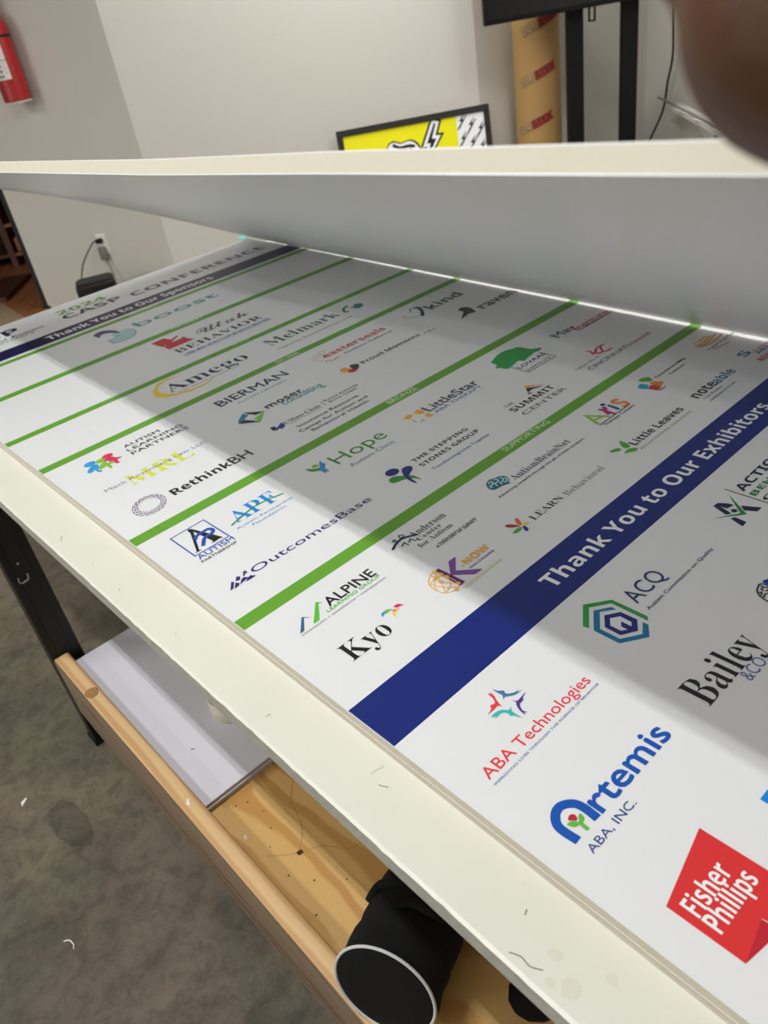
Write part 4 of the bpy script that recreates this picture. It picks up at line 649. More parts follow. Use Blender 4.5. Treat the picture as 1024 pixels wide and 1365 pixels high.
'sK': (760, '33,660 33,670 353,670 353,660 327,657 302,650 283,639 272,621 266,597 264,564 264,329 484,551 516,589 528,625 501,653 441,660 441,670 715,670 715,661 709,661 614,631 508,543 392,424 684,64 702,44 721,30 744,21 765,19 765,8 426,8 426,18 439,18 456,19 471,21 482,24 499,34 506,51 498,74 477,103 298,330 264,299 264,120 269,73 284,41 314,25 353,19 353,8 32,8 32,19 70,25 100,41 115,73 120,120 120,564 115,607 100,637 70,654'),
'sL': (635, '32,660 32,670 364,670 364,661 336,659 307,654 286,642 272,624 265,598 263,564 263,123 264,91 268,67 278,50 294,39 317,34 348,33 415,38 471,51 518,76 557,113 589,163 614,222 627,222 591,8 31,8 31,19 69,25 99,41 114,73 119,120 119,564 114,609 98,638 69,655'),
'sM': (944, '30,660 30,670 270,670 472,191 674,670 911,670 911,660 876,653 846,636 831,606 826,563 826,127 828,89 833,61 845,40 863,27 887,21 910,19 910,8 597,8 597,19 622,22 647,30 666,43 678,63 683,89 685,124 685,634 424,8 407,8 149,618 149,119 154,69 172,38 205,23 244,19 244,8 29,8 29,19 66,25 97,41 115,72 120,118 120,569 118,599 112,622 100,640 82,651 56,658'),
'sN': (735, '35,659 35,670 229,670 590,229 590,562 588,595 582,620 571,638 552,650 527,657 501,660 501,670 706,670 706,660 668,655 639,638 624,608 620,561 620,-8 604,-8 151,543 151,117 156,71 170,40 201,24 240,19 240,8 35,8 35,19 59,21 84,27 102,39 114,59 119,84 121,117 121,581 79,632 58,652 45,657'),
'sO': (782, '323,679 395,686 465,679 529,660 587,629 636,588 677,537 708,478 727,412 734,339 727,268 708,202 677,143 635,92 584,50 525,18 460,-1 388,-8 318,-1 254,18 196,50 146,92 105,143 74,202 55,268 49,339 55,410 74,476 105,535 147,586 198,628 257,660;386,669 251,585 208,339 220,199 257,96 316,31 395,9 530,93 573,339 561,480 524,583 465,647'),
'sP': (622, '32,660 32,670 318,670 426,664 497,647 540,622 573,587 594,545 601,494 586,421 541,364 466,327 360,314 263,314 263,120 268,73 283,41 313,25 352,19 352,8 31,8 31,19 69,25 99,41 114,73 119,120 119,564 114,607 98,637 69,654;322,650 294,647 276,637 266,618 263,593 263,334 301,334 366,343 411,370 435,419 443,490 436,560 416,610 378,640'),
'sR': (704, '32,660 32,670 323,670 452,659 543,627 595,574 613,499 577,400 457,336 636,70 653,48 669,32 687,21 707,18 707,8 508,8 304,324 263,324 263,120 268,73 283,41 313,25 352,19 352,8 31,8 31,19 69,25 99,41 114,73 119,120 119,564 114,607 98,637 69,654;335,650 299,647 276,635 266,611 263,574 263,340 304,340 373,349 422,379 451,429 460,501 429,612'),
'sT': (630, '24,481 24,670 603,670 603,480 591,480 537,608 401,653 384,653 384,120 389,71 406,39 438,23 480,19 480,8 145,8 145,19 185,23 217,40 235,72 240,120 240,653 221,653 148,642 91,606 53,550 37,481'),
'sU': (733, '30,660 30,670 350,670 350,660 324,657 298,650 280,639 268,621 263,597 261,564 261,208 270,129 296,71 343,36 410,25 547,78 592,236 592,563 587,607 571,636 539,653 497,660 497,670 698,670 698,659 664,651 638,633 625,604 621,563 621,270 605,139 559,54 482,5 369,-11 253,4 176,48 132,123 117,232 117,564 112,607 96,637 67,654'),
'sV': (637, '-13,659 -13,670 306,670 306,661 273,659 244,651 225,635 219,610 222,589 233,560 385,191 526,559 533,586 536,609 530,634 512,650 484,658 453,660 453,670 650,670 650,660 627,657 603,643 582,616 562,573 337,-11 321,-11 73,570 57,604 40,631 15,651'),
'sZ': (658, '75,479 92,670 597,670 597,662 214,35 357,35 451,47 525,85 579,149 612,236 622,236 599,8 38,8 38,14 425,648 319,648 258,644 208,633 167,612 134,579 107,534 85,479'),
'sa': (512, '189,462 241,466 330,456 387,429 417,382 428,312 428,93 429,71 432,56 440,46 453,43 467,46 474,51 479,43 434,6 379,-7 327,8 301,64 222,11 142,-5 98,2 66,23 45,54 38,94 53,150 99,196 180,236 304,277 304,359 299,398 284,426 257,443 220,448 167,439 146,409 151,395 162,378 172,360 175,344 171,323 158,307 139,296 115,292 90,296 72,308 61,327 57,352 63,382 80,409 107,432 144,450;304,265 200,212 168,126 181,63 224,42 243,45 263,54 284,69 304,91'),
'sd': (551, '270,661 270,670 467,670 467,112 469,79 477,56 495,41 518,35 518,23 436,16 340,-5 340,78 276,10 208,-7 161,0 120,22 86,57 59,102 43,157 37,219 43,290 61,350 89,400 126,436 169,458 217,466 277,452 340,400 340,598 336,626 321,647 297,658;287,422 259,426 214,413 187,375 172,314 167,228 172,145 186,84 213,46 255,34 281,39 306,55 327,80 340,111 340,361 331,387 312,408'),
'se': (448, '181,458 234,466 308,452 364,412 401,346 413,257 413,255 164,255 199,104 296,54 357,72 402,117 413,108 334,23 228,-7 177,0 131,22 92,58 62,105 43,165 37,234 44,298 63,354 94,401 134,436;274,442 238,451 182,412 165,304 165,278 308,278 308,320 305,376 295,416'),
'sf': (318, '186,673 259,684 313,677 352,657 376,628 384,595 380,570 369,552 353,541 334,537 312,540 297,550 287,564 283,582 286,601 294,623 302,645 293,663 268,668 239,662 221,644 214,617 212,581 212,454 295,454 295,420 212,420 212,97 216,57 229,32 256,20 289,17 289,8 30,8 30,17 46,19 63,25 75,36 82,50 85,71 86,109 86,420 32,420 32,454 86,454 86,525 98,593 132,642'),
'sg': (487, '181,461 234,466 290,461 346,445 464,445 464,407 385,407 418,351 426,303 420,264 404,229 379,201 345,179 303,166 256,161 210,163 185,159 162,147 147,128 141,105 160,74 209,65 261,65 331,62 383,52 420,36 444,14 457,-16 462,-54 447,-115 401,-161 324,-191 217,-201 134,-194 75,-174 40,-144 30,-112 47,-74 117,-39 58,4 43,46 50,77 69,104 103,131 168,163 70,229 41,317 47,358 66,394 95,424 134,447;234,450 200,441 177,415 166,373 162,314 166,256 177,213 200,186 234,177 269,186 291,213 302,256 305,314 302,372 291,415 269,441;345,-46 305,-43 141,-43 111,-73 101,-108 110,-137 137,-161 179,-176 239,-181 358,-162 401,-100 394,-72 375,-54'),
'sh': (567, '36,662 36,670 212,670 212,379 287,447 361,466 453,428 484,314 484,83 487,54 496,33 514,21 533,17 533,8 309,8 310,16 346,33 358,82 358,323 356,360 348,388 331,406 302,412 254,398 212,353 212,83 215,54 223,33 241,21 260,17 260,8 35,8 35,17 54,20 73,33 83,54 86,83 86,594 83,623 75,644 56,657'),
'si': (295, '124,677 150,682 176,677 198,662 212,640 217,614 212,588 197,566 176,552 150,547 124,552 102,566 88,588 83,614 88,640 102,662;38,444 39,454 213,454 213,83 215,55 223,34 241,21 260,17 260,8 35,8 35,17 55,21 74,32 83,53 86,83 86,375 84,407 76,429 58,441'),
'sk': (534, '38,661 39,670 212,670 212,232 344,364 364,389 372,416 354,439 314,445 314,454 506,454 506,443 455,430 404,393 321,312 509,46 532,24 552,18 552,8 322,8 322,16 324,16 353,23 364,46 361,62 352,77 243,231 212,204 212,83 215,55 223,34 241,21 260,17 260,8 34,8 34,17 55,21 74,33 83,54 86,83 86,592 84,623 77,645 59,657'),
'sl': (297, '38,661 38,670 213,670 213,83 215,55 223,34 241,21 260,17 260,8 35,8 35,17 55,21 74,32 83,53 86,83 86,592 84,622 77,644 59,657'),
'sm': (825, '284,447 353,466 430,446 476,377 546,446 621,466 711,428 742,314 742,83 745,54 753,33 771,21 790,17 790,8 570,8 570,17 589,21 607,34 615,55 618,83 618,323 616,360 608,388 591,406 562,412 516,398 475,356 475,83 478,55 486,34 503,21 522,17 522,8 305,8 305,17 324,21 342,34 350,55 353,83 353,323 351,359 343,387 326,406 297,412 249,397 210,353 210,83 212,55 220,35 237,21 256,18 256,8 35,8 35,17 54,20 73,33 83,54 86,83 86,377 83,406 75,428 56,441 36,445 36,454 210,454 210,375'),
'sn': (567, '287,448 361,466 453,428 484,314 484,83 487,54 496,33 514,21 533,17 533,8 309,8 310,16 346,33 358,82 358,323 356,360 348,388 331,406 302,412 254,398 212,353 212,83 215,54 223,33 241,21 260,17 260,8 35,8 35,17 54,20 73,33 83,54 86,83 86,377 83,406 75,428 56,441 36,445 36,454 212,454 212,380'),
'so': (501, '191,458 250,466 309,458 361,436 404,401 436,353 457,296 464,229 457,163 436,106 404,58 361,23 310,1 251,-7 191,1 139,24 96,60 63,108 43,165 36,229 43,294 63,352 96,400 139,436;251,453 209,441 183,406 170,339 166,230 167,170 170,121 175,82 184,54 210,20 251,9 292,20 318,54 326,82 331,120 334,169 335,229 330,339 316,406 290,441'),
'sr': (428, '316,460 347,466 381,461 404,447 418,425 423,396 419,373 408,355 391,343 369,339 349,342 336,350 325,362 314,377 300,391 281,395 256,387 234,364 219,330 214,286 214,82 218,52 231,31 256,21 286,17 286,8 35,8 35,17 55,21 74,32 83,53 86,83 86,375 84,408 76,430 58,441 38,444 39,454 209,454 209,349 252,412 283,442'),
'ss': (429, '337,453 347,467 355,467 355,338 345,338 327,382 298,419 262,441 222,449 191,445 168,432 153,411 148,386 152,361 165,341 186,324 214,308 281,275 324,249 353,221 369,186 375,141 365,79 334,33 286,3 225,-7 183,-1 132,17 121,20 108,21 84,13 72,-5 61,-5 61,149 73,149 91,97 123,52 164,24 209,14 244,19 271,33 289,57 294,88 279,130 236,163 163,200 118,227 87,257 69,290 63,328 73,383 102,427 149,457 210,467 226,466 245,463 311,446 318,446'),
'st': (340, '173,588 196,623 207,623 207,454 301,454 301,423 207,423 207,122 209,93 215,71 229,57 251,52 287,66 310,100 319,95 266,21 183,-6 135,1 104,21 86,55 80,106 80,423 38,423 38,443 91,495 137,544'),
'su': (558, '25,445 25,454 203,454 203,109 207,84 218,63 238,49 263,45 309,57 348,95 348,369 345,403 336,427 315,441 290,445 290,454 474,454 474,104 477,73 487,52 506,41 528,37 528,26 445,18 348,-5 348,81 306,35 273,12 236,-2 195,-7 139,3 104,31 83,77 76,144 76,369 74,401 65,425 47,441'),
'sv': (456, '4,443 4,454 236,454 236,446 231,446 197,438 184,413 186,397 275,160 359,373 365,392 367,406 350,437 311,445 311,454 446,454 446,445 426,437 407,420 393,396 380,365 233,-7 217,-7 64,372 52,401 39,424 22,439'),
'sx': (475, '14,442 14,454 243,454 243,445 215,440 200,418 205,403 215,383 272,292 339,377 352,396 357,415 353,430 342,439 325,444 307,445 307,454 455,454 455,446 416,427 372,383 285,275 427,50 436,37 446,26 458,18 467,16 467,8 239,8 239,16 252,17 269,22 280,31 284,45 279,67 265,92 206,184 138,96 123,72 117,50 132,22 169,14 167,8 15,8 15,17 55,37 98,79 193,203 70,397 41,431'),
'sy': (447, '1,445 1,454 233,454 233,444 216,443 198,438 186,427 183,409 185,395 190,379 276,154 351,356 356,372 362,409 358,426 346,438 327,443 310,445 310,454 438,454 438,443 423,439 406,423 392,398 379,364 234,-33 209,-94 186,-138 162,-169 138,-187 111,-198 78,-201 46,-196 21,-180 4,-156 -2,-125 2,-103 13,-84 30,-72 53,-67 74,-70 89,-80 99,-94 102,-131 108,-149 129,-156 152,-144 177,-115 189,-93 200,-69 209,-41 217,-6 61,376 52,397 43,414 35,426 28,434 14,442 -4,445'),
}
precache([it[1] for _, its in LOGOS for it in its if it[0] == 'T' and it[2] == 'n'] + ['H', 'x', 'l', 'DUR'])
# ================================================================== structure
def wood(name, a, b, scale=(1, 1, 1), rough=.6, knots=None, ax='X', ws=9, dist=3.5, hi=.65):
    if name in MATS: return MATS[name]
    m = mat(name, a, rough); nt = m.node_tree; bs = nt.nodes['Principled BSDF']
    tc = nt.nodes.new('ShaderNodeTexCoord'); mp = nt.nodes.new('ShaderNodeMapping'); mp.inputs['Scale'].default_value = scale
    nt.links.new(tc.outputs['Object'], mp.inputs['Vector'])
    wv = nt.nodes.new('ShaderNodeTexWave'); wv.bands_direction = ax; wv.inputs['Scale'].default_value = ws; wv.inputs['Distortion'].default_value = dist
    wv.inputs['Detail'].default_value = 3; wv.inputs['Detail Scale'].default_value = 1.2
    nt.links.new(mp.outputs[0], wv.inputs['Vector'])
    cr = nt.nodes.new('ShaderNodeValToRGB'); cr.color_ramp.elements[0].color = a; cr.color_ramp.elements[1].color = b; cr.color_ramp.elements[0].position = .1; cr.color_ramp.elements[1].position = hi
    nt.links.new(wv.outputs['Fac'], cr.inputs['Fac']); nt.links.new(cr.outputs[0], bs.inputs['Base Color'])
    u = nt.nodes.new('ShaderNodeBump'); u.inputs['Strength'].default_value = .15; u.inputs['Distance'].default_value = .002
    nt.links.new(wv.outputs['Fac'], u.inputs['Height']); nt.links.new(u.outputs[0], bs.inputs['Normal'])
    return m
def concrete(name='concrete', g=1.0):
    m = mat(name, rgb(92, 88, 74), .62); nt = m.node_tree; b = nt.nodes['Principled BSDF']; lk = nt.links.new
    tc = nt.nodes.new('ShaderNodeTexCoord')
    def noise(s, d, dist=0.0, rough=.6):
        n = nt.nodes.new('ShaderNodeTexNoise'); n.inputs['Scale'].default_value = s; n.inputs['Detail'].default_value = d; n.inputs['Distortion'].default_value = dist; n.inputs['Roughness'].default_value = rough
        lk(tc.outputs['Object'], n.inputs['Vector']); return n
    n1 = noise(3.0, 14, .25, .66); n2 = noise(19, 14, .5, .78); n3 = noise(1.1, 4); n4 = noise(60, 4)
    r1 = nt.nodes.new('ShaderNodeValToRGB'); e = r1.color_ramp.elements; e[0].position = .33; e[0].color = rgb(70 * g, 65 * g, 54 * g); e[1].position = .68; e[1].color = rgb(116 * g, 108 * g, 92 * g)
    lk(n1.outputs[0], r1.inputs[0])
    r2 = nt.nodes.new('ShaderNodeValToRGB'); e = r2.color_ramp.elements; e[0].position = .42; e[0].color = (.60, .59, .57, 1); e[1].position = .53; e[1].color = (1.08, 1.08, 1.08, 1)
    lk(n2.outputs[0], r2.inputs[0])
    mx = nt.nodes.new('ShaderNodeMix'); mx.data_type = 'RGBA'; mx.blend_type = 'MULTIPLY'; mx.inputs[0].default_value = .75
    lk(r1.outputs[0], mx.inputs[6]); lk(r2.outputs[0], mx.inputs[7])
    r3 = nt.nodes.new('ShaderNodeValToRGB'); e = r3.color_ramp.elements; e[0].position = .4; e[0].color = (.93, 1.0, .92, 1); e[1].position = .6; e[1].color = (1.03, .97, .98, 1)
    lk(n3.outputs[0], r3.inputs[0])
    m2 = nt.nodes.new('ShaderNodeMix'); m2.data_type = 'RGBA'; m2.blend_type = 'MULTIPLY'; m2.inputs[0].default_value = .9
    lk(mx.outputs[2], m2.inputs[6]); lk(r3.outputs[0], m2.inputs[7]); lk(m2.outputs[2], b.inputs['Base Color'])
    u = nt.nodes.new('ShaderNodeBump'); u.inputs['Strength'].default_value = .35; u.inputs['Distance'].default_value = .004
    ad = nt.nodes.new('ShaderNodeMath'); ad.operation = 'ADD'; lk(n2.outputs[0], ad.inputs[0]); lk(n4.outputs[0], ad.inputs[1]); lk(ad.outputs[0], u.inputs['Height']); lk(u.outputs[0], b.inputs['Normal'])
    return m
wallm = mat('wall_paint', rgb(206, 203, 196), .7, spec=.3, bump=(60, .08), var=(.7, .03))
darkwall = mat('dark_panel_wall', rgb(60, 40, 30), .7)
ceilm = mat('ceiling_paint', rgb(205, 205, 202), .9)
E0 = (-2.10, 5.63); K1 = (-1.02, 5.07); K2 = (.995, 5.10); K3 = (2.23, 5.70); K4 = (2.15, -4.2)
def wall(name, a, b, m=wallm, z0=0.0, z1=4.0, th=.12):
    """wall whose room face runs a->b (lat, fwd); thickness away from the room"""
    A = room(*a); B = room(*b); d = (B - A).normalized(); n = Vector((-d.y, d.x, 0))
    mid = (A + B) / 2; ctr = room(-1.5, 1.0); 
    if (mid - Vector((ctr.x, ctr.y, 0))).dot(n) < 0: n = -n
    bm = NB(); prism(bm, [A, B, B + n * th, A + n * th], z0, z1)
    return tag(obj(name, bm, m), kind='structure')
wall('wall_left', E0, K1); wall('wall_far', K1, K2); wall('wall_far_recess', K2, K3); wall('wall_right', K3, K4)
wall('wall_back', (2.15, -4.2), (-11.0, -4.2)); wall('wall_side', (-11.0, -4.2), (-11.0, 5.9)); wall('wall_entry', (-11.0, 5.9), (-3.6, 5.9))
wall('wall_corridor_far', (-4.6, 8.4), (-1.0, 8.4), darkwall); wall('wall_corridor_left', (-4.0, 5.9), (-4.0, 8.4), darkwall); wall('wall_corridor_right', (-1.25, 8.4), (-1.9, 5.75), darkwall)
bm = NB(); box(bm, (-14, -10, -.1), (12, 14, 0)); tag(obj('floor', bm, concrete()), kind='structure')
bm = NB(); prism(bm, [room(-11.1, -4.3), room(2.4, -4.3), room(2.5, 5.9), room(-1.2, 5.9), room(-1.2, 8.5), room(-4.6, 8.5), room(-11.1, 6)], 4.0, 4.1); tag(obj('ceiling', bm, ceilm), kind='structure')
# strip wood flooring of the room beyond the opening: planks
root = empty('wood_flooring', room(-2.7, 7.0), ROOMROT, label='orange-brown plank flooring beyond the dark doorway at the left', cat='flooring')
root['kind'] = 'structure'
pl = wood('floor_plank', rgb(128, 78, 46), rgb(168, 108, 68), (1, 4, 1), .45)
d0 = None
for i in range(14):
    la = -3.9 + i * .14; ln = lambda q: max(5.36, 5.33 + (-2.108 - q) * 1.568); bm = NB(); prism(bm, [room(la, ln(la)), room(la + .137, ln(la + .137)), room(la + .137, 8.3), room(la, 8.3)], .001, .012)
    obj('floor_plank', bm, pl, root)
bm = NB(); prism(bm, [room(-3.7, 5.15), room(-2.135, 5.15), room(-2.135, 5.372), room(-2.58, 6.07), room(-3.7, 7.826)], .0005, .010); tag(obj('floor', bm, mat('tan_screed', rgb(158, 140, 112), .6, var=(4, .1))), kind='structure')
# metal trim on the wall end
bm = NB(); A = room(*E0); d = (room(*K1) - A).normalized(); n = Vector((d.y, -d.x, 0)); n = n if n.dot(G) < 0 else -n
prism(bm, [A - d * .006 + n * .006, A + d * .03 + n * .006, A + d * .03 - n * .125, A - d * .006 - n * .125], 0, 3.9)
tag(obj('trim_1', bm, mat('dark_metal_trim', rgb(58, 58, 62), .4, .6)), kind='structure')
bm = NB(); prism(bm, [A - d * .012 + n * .012, A + d * .05 + n * .012, A + d * .05 - n * .02, A - d * .012 - n * .02], 0, .03)
tag(obj('trim_2', bm, mat('black_rubber', rgb(22, 22, 22), .7)), kind='structure')
# ---- lamps: pendant fixtures with two tubes each
lampm = mat('lamp_white_metal', rgb(230, 230, 228), .4)
tubem = bpy.data.materials.new('lit_tube'); tubem.use_nodes = True
tb = tubem.node_tree.nodes['Principled BSDF']; tb.inputs['Emission Color'].default_value = (1, .97, .92, 1); tb.inputs['Emission Strength'].default_value = 3.0
lamplabels = ['short twin-tube pendant lamp over the near side of the worktop', 'twin-tube pendant lamp just beyond the far side of the worktop', 'twin-tube pendant lamp above the framed poster', 'unseen twin-tube fill lamp over the open floor at left, nearest the bench', 'unseen twin-tube fill lamp before the left wall', 'added fill lamp at the far left, brightening the lifted board from below', 'added fill lamp at the far left nearest the doorway, brightening the lifted board from below']
for i, (x, y, wt, LL) in enumerate(LAMPS):  # far left pair is added to brighten the underside of the lifted board
    root = empty('pendant_lamp', (x, y, LZ), label=lamplabels[i], cat='lamp', group='pendant lamps')
    bm = NB(); box(bm, (x - .09, y - LL / 2 - .02, LZ + .02), (x + .09, y + LL / 2 + .02, LZ + .07), bev=.006, seg=1); obj('housing', bm, lampm, root)
    for s in (-1, 1):
        bm = NB(); tube(bm, [(x, y + s * LL * .37, LZ + .07), (x, y + s * LL * .37, 4.0)], .006, 6); obj('hanger', bm, lampm, root)
        bm = NB(); tube(bm, [(x + s * .028, y - LL / 2, LZ + .004), (x + s * .028, y + LL / 2, LZ + .004)], .013, 8); obj('tube', bm, tubem, root)
        ld = bpy.data.lights.new('tube_light', 'AREA'); ld.shape = 'RECTANGLE'; ld.size = .028; ld.size_y = LL; ld.energy = wt / 2; ld.color = (1.0, .985, .955)
        lo = bpy.data.objects.new('tube_light', ld); COL.objects.link(lo); lo.location = (s * .028, 0, -.012); lo.parent = root
# ================================================================== workbench
ZT = .826
bench = empty('workbench', (.55, -.3, 0), label='long workbench with cream slab top, black metal legs and timber lower shelf', cat='workbench')
cream = mat('cream_slab', rgb(221, 221, 210), .45, var=(7, .03), bump=(25, .05)); slabedge = mat('slab_edge', rgb(172, 170, 162), .75, var=(60, .12), bump=(90, .4))
ST = ZT - .0302; SB = ST - .028
bm = NB(); ys = [1.12 - i * (2.9 / 290) for i in range(291)]
top_o = []; mid = []; bot = []; top_i = []
for i, y in enumerate(ys):
    j = random.uniform(-.0006, .0006) * (1 if random.random() < .35 else .25)
    xo = -.0845 + .0055 * max(0, min(1, (.5 - y) / 1.5)) + j
    top_i.append(bm.verts.new((xo + .004, y, ST))); top_o.append(bm.verts.new((xo, y, ST - .0012 + j * .6))); bot.append(bm.verts.new((-.084 + .0055 * max(0, min(1, (.5 - y) / 1.5)) + j * .2, y, SB)))
far_t = [bm.verts.new((1.34, y, ST)) for y in (ys[0], ys[-1])]; far_b = [bm.verts.new((1.34, y, SB)) for y in (ys[0], ys[-1])]
bm.faces.new(top_i + [far_t[1], far_t[0]]); f = bm.faces.new(bot[::-1] + [far_b[0], far_b[1]])
ef = []
for i in range(290):
    bm.faces.new((top_i[i], top_o[i], top_o[i + 1], top_i[i + 1])); q = bm.faces.new((top_o[i], bot[i], bot[i + 1], top_o[i + 1])); q.material_index = 1
for k, (a, b) in enumerate(((0, 0), (-1, 1))):
    q = bm.faces.new([top_i[a], top_o[a], bot[a], far_b[b], far_t[b]]); q.material_index = 1
q = bm.faces.new([far_t[0], far_t[1], far_b[1], far_b[0]]); q.material_index = 1
top = obj('tabletop', bm, [cream, slabedge], bench); top['label'] = 'cream tabletop slab with a chipped grey edge'
# scuffs on the slab
sc = mat('scuff', rgb(120, 112, 98), .9); pale = mat('pale_scuff', rgb(196, 192, 178), .9)
def mark(pts, wd, m, name='scuff_mark', z=ST + .0003, smooth=False, par=top):
    bm = NB(); put_line(bm, pts, wd, z, smooth=smooth); obj(name, bm, m, par)
mark([(-.031, -.961), (-.029, -.966), (-.026, -.971)], .0008, sc); mark([(-.012, -.948), (-.020, -.945), (-.027, -.944)], .0009, pale)
mark([(-.056, -.787), (-.050, -.788)], .0008, sc); mark([(-.062, -.18), (-.056, -.165), (-.052, -.168)], .0008, sc); mark([(-.058, -.30), (-.055, -.29)], .0009, pale)
mark([(-.036, -1.16), (-.031, -1.158)], .0009, sc); mark([(-.060, -.40), (-.057, -.395)], .0008, sc); mark([(-.070, -1.17), (-.066, -1.18), (-.067, -1.19), (-.062, -1.20)], .0009, sc, smooth=True)
for (x, y, a) in ((-.012, -.946, .003), (-.045, -1.20, .007), (-.058, -1.225, .010), (-.03, -1.245, .006), (-.066, -1.21, .005), (-.052, -.56, .003)):
    bm = NB(); P = [(x + a * math.cos(t) * random.uniform(.6, 1), y + 1.2 * a * math.sin(t) * random.uniform(.6, 1)) for t in [k * .7 for k in range(9)]]
    put_poly(bm, P, ST + .0002); obj('smudge', bm, mat('smudge', rgb(214, 213, 200), .5), top)
# legs: folded black steel uprights with keyhole slots
blk = mat('black_steel', rgb(12, 13, 15), .45, .2, bump=(40, .04))
for (lx, ly, s, sx) in ((-.116, .2216, 1, 1), (-.116, -1.64, 1, 1), (1.25, .2216, 1, -1), (1.25, -1.64, 1, -1)):
    def X(v): return lx + v * sx
    bm = NB()
    def bx(a, b, c, d_, z0=0.0, z1=SB - .001):
        xs = sorted((X(a), X(b))); box(bm, (xs[0], ly + c, z0), (xs[1], ly + d_, z1))
    bx(0, .003, -.004, .045); bx(.003, .070, 0, .003); bx(.067, .070, .003, .045); bx(.003, .010, -.004, 0); bx(.018, .022, -.0025, 0); bx(.050, .054, -.0025, 0)
    leg = obj('leg', bm, blk, bench)
    bm = NB(); box(bm, (min(X(-.004), X(.074)), ly - .006, 0), (max(X(-.004), X(.074)), ly + .05, .012)); obj('foot', bm, blk, leg)
    if ly > 0 and lx < 0:
        for z in (.535,):
            bm = NB(); tube(bm, [(X(.016), ly - .003, z + .008), (X(.015), ly - .003, z - .004), (X(.020), ly - .003, z - .008), (X(.034), ly - .003, z - .006), (X(.037), ly - .003, z), (X(.037), ly - .003, z + .008)], .002, 6)
            obj('slot_hook', bm, mat('worn_steel', rgb(150, 150, 146), .5, .5), leg)
        bm = NB(); tube(bm, [(X(.03), ly - .002, .575), (X(.03), ly + .001, .575)], .003, 10); obj('bolt', bm, mat('worn_steel', rgb(150, 150, 146), .5, .5), leg)
# lower rail, joists and plywood
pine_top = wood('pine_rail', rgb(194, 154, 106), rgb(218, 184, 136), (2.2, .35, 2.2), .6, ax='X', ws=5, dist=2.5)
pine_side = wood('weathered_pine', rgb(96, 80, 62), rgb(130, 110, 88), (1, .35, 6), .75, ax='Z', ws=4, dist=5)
RT = .305
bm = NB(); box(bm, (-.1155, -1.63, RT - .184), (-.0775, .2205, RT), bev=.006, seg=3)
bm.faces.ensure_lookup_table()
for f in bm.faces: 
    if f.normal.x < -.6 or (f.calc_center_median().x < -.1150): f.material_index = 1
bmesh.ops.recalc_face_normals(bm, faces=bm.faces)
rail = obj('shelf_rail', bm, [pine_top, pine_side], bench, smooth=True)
knotm = mat('knot_dark', rgb(92, 54, 28), .7); knotl = mat('knot_light', rgb(186, 140, 90), .6)
for rad, m, z in ((.017, knotm, .0002), (.0145, knotl, .0004), (.0105, knotm, .0006), (.0085, knotl, .0008), (.0045, knotm, .001), (.003, knotl, .0012)):
    bm = NB(); P = [(-.0975 + rad * .82 * math.cos(t) * (1 + .08 * math.sin(3 * t)), .036 + rad * math.sin(t)) for t in [k * math.pi / 12 for k in range(24)]]
    put_poly(bm, P, RT + z); obj('knot_ring', bm, m, rail)
for k in range(7):          # drying cracks along the outer face
    y0 = [.1, -.15, -.38, -.5, -.62, -.75, -.30][k]; z0 = [-.06, -.12, -.10, -.125, -.115, -.13, -.145][k]; ln = [.12, .28, .22, .2, .3, .3, .5][k]
    bm = NB(); P = [(-.1157, y0 - ln * t, RT + z0 + .004 * math.sin(7 * t + k)) for t in [j / 8 for j in range(9)]]
    tube(bm, P, [.0004 + .0016 * math.sin(math.pi * j / 8) for j in range(9)], 5); obj('crack', bm, mat('crack_brown', rgb(84, 60, 42), .9), rail)
for x in (1.212,):
    bm = NB(); box(bm, (x, -1.63, RT - .184), (x + .038, .2205, RT), bev=.006, seg=2); obj('shelf_rail', bm, pine_top, bench, smooth=True)
for y in (.16, -.45, -1.05, -1.6):
    bm = NB(); box(bm, (-.0772, y - .019, RT - .184), (1.2118, y + .019, .2425), bev=.004, seg=1); obj('joist', bm, pine_side, bench)
def plyw():
    m = wood('plywood', rgb(196, 148, 84), rgb(217, 177, 112), (3.0, .8, 1), .45, ax='X', ws=1.7, dist=13, hi=.4)
    return m
PT = .261
bm = NB(); box(bm, (-.0770, -1.62, PT - .018), (1.2116, .205, PT)); ply = obj('plywood_shelf', bm, plyw(), bench)
for (x, y, a) in ((-.005, -.60, .0075), (-.02, -.66, .0022), (-.03, -.43, .0022), (-.012, -.52, .002), (-.045, -.62, .002), (-.055, -.71, .0022), (-.01, -.44, .002), (-.035, -.55, .0018), (.02, -.70, .002), (.0, -.48, .0016)):
    bm = NB(); P = [(x + a * math.cos(t) * random.uniform(.6, 1.1), y + a * .8 * math.sin(t) * random.uniform(.7, 1.2)) for t in [k * .78 for k in range(8)]]
    put_poly(bm, P, PT + .0004); obj('knot', bm, mat('knot_black', rgb(70, 42, 22), .8), ply)
for P in ([(-.005, -.60), (.03, -.56), (.05, -.50), (.09, -.46)], [(-.005, -.60), (-.03, -.58), (-.05, -.56)], [(-.005, -.60), (.03, -.62), (.06, -.66), (.10, -.67)]):
    bm = NB(); put_line(bm, P, .0014, PT + .0003, smooth=True); obj('grain_line', bm, mat('grain_brown', rgb(186, 140, 80), .7), ply)
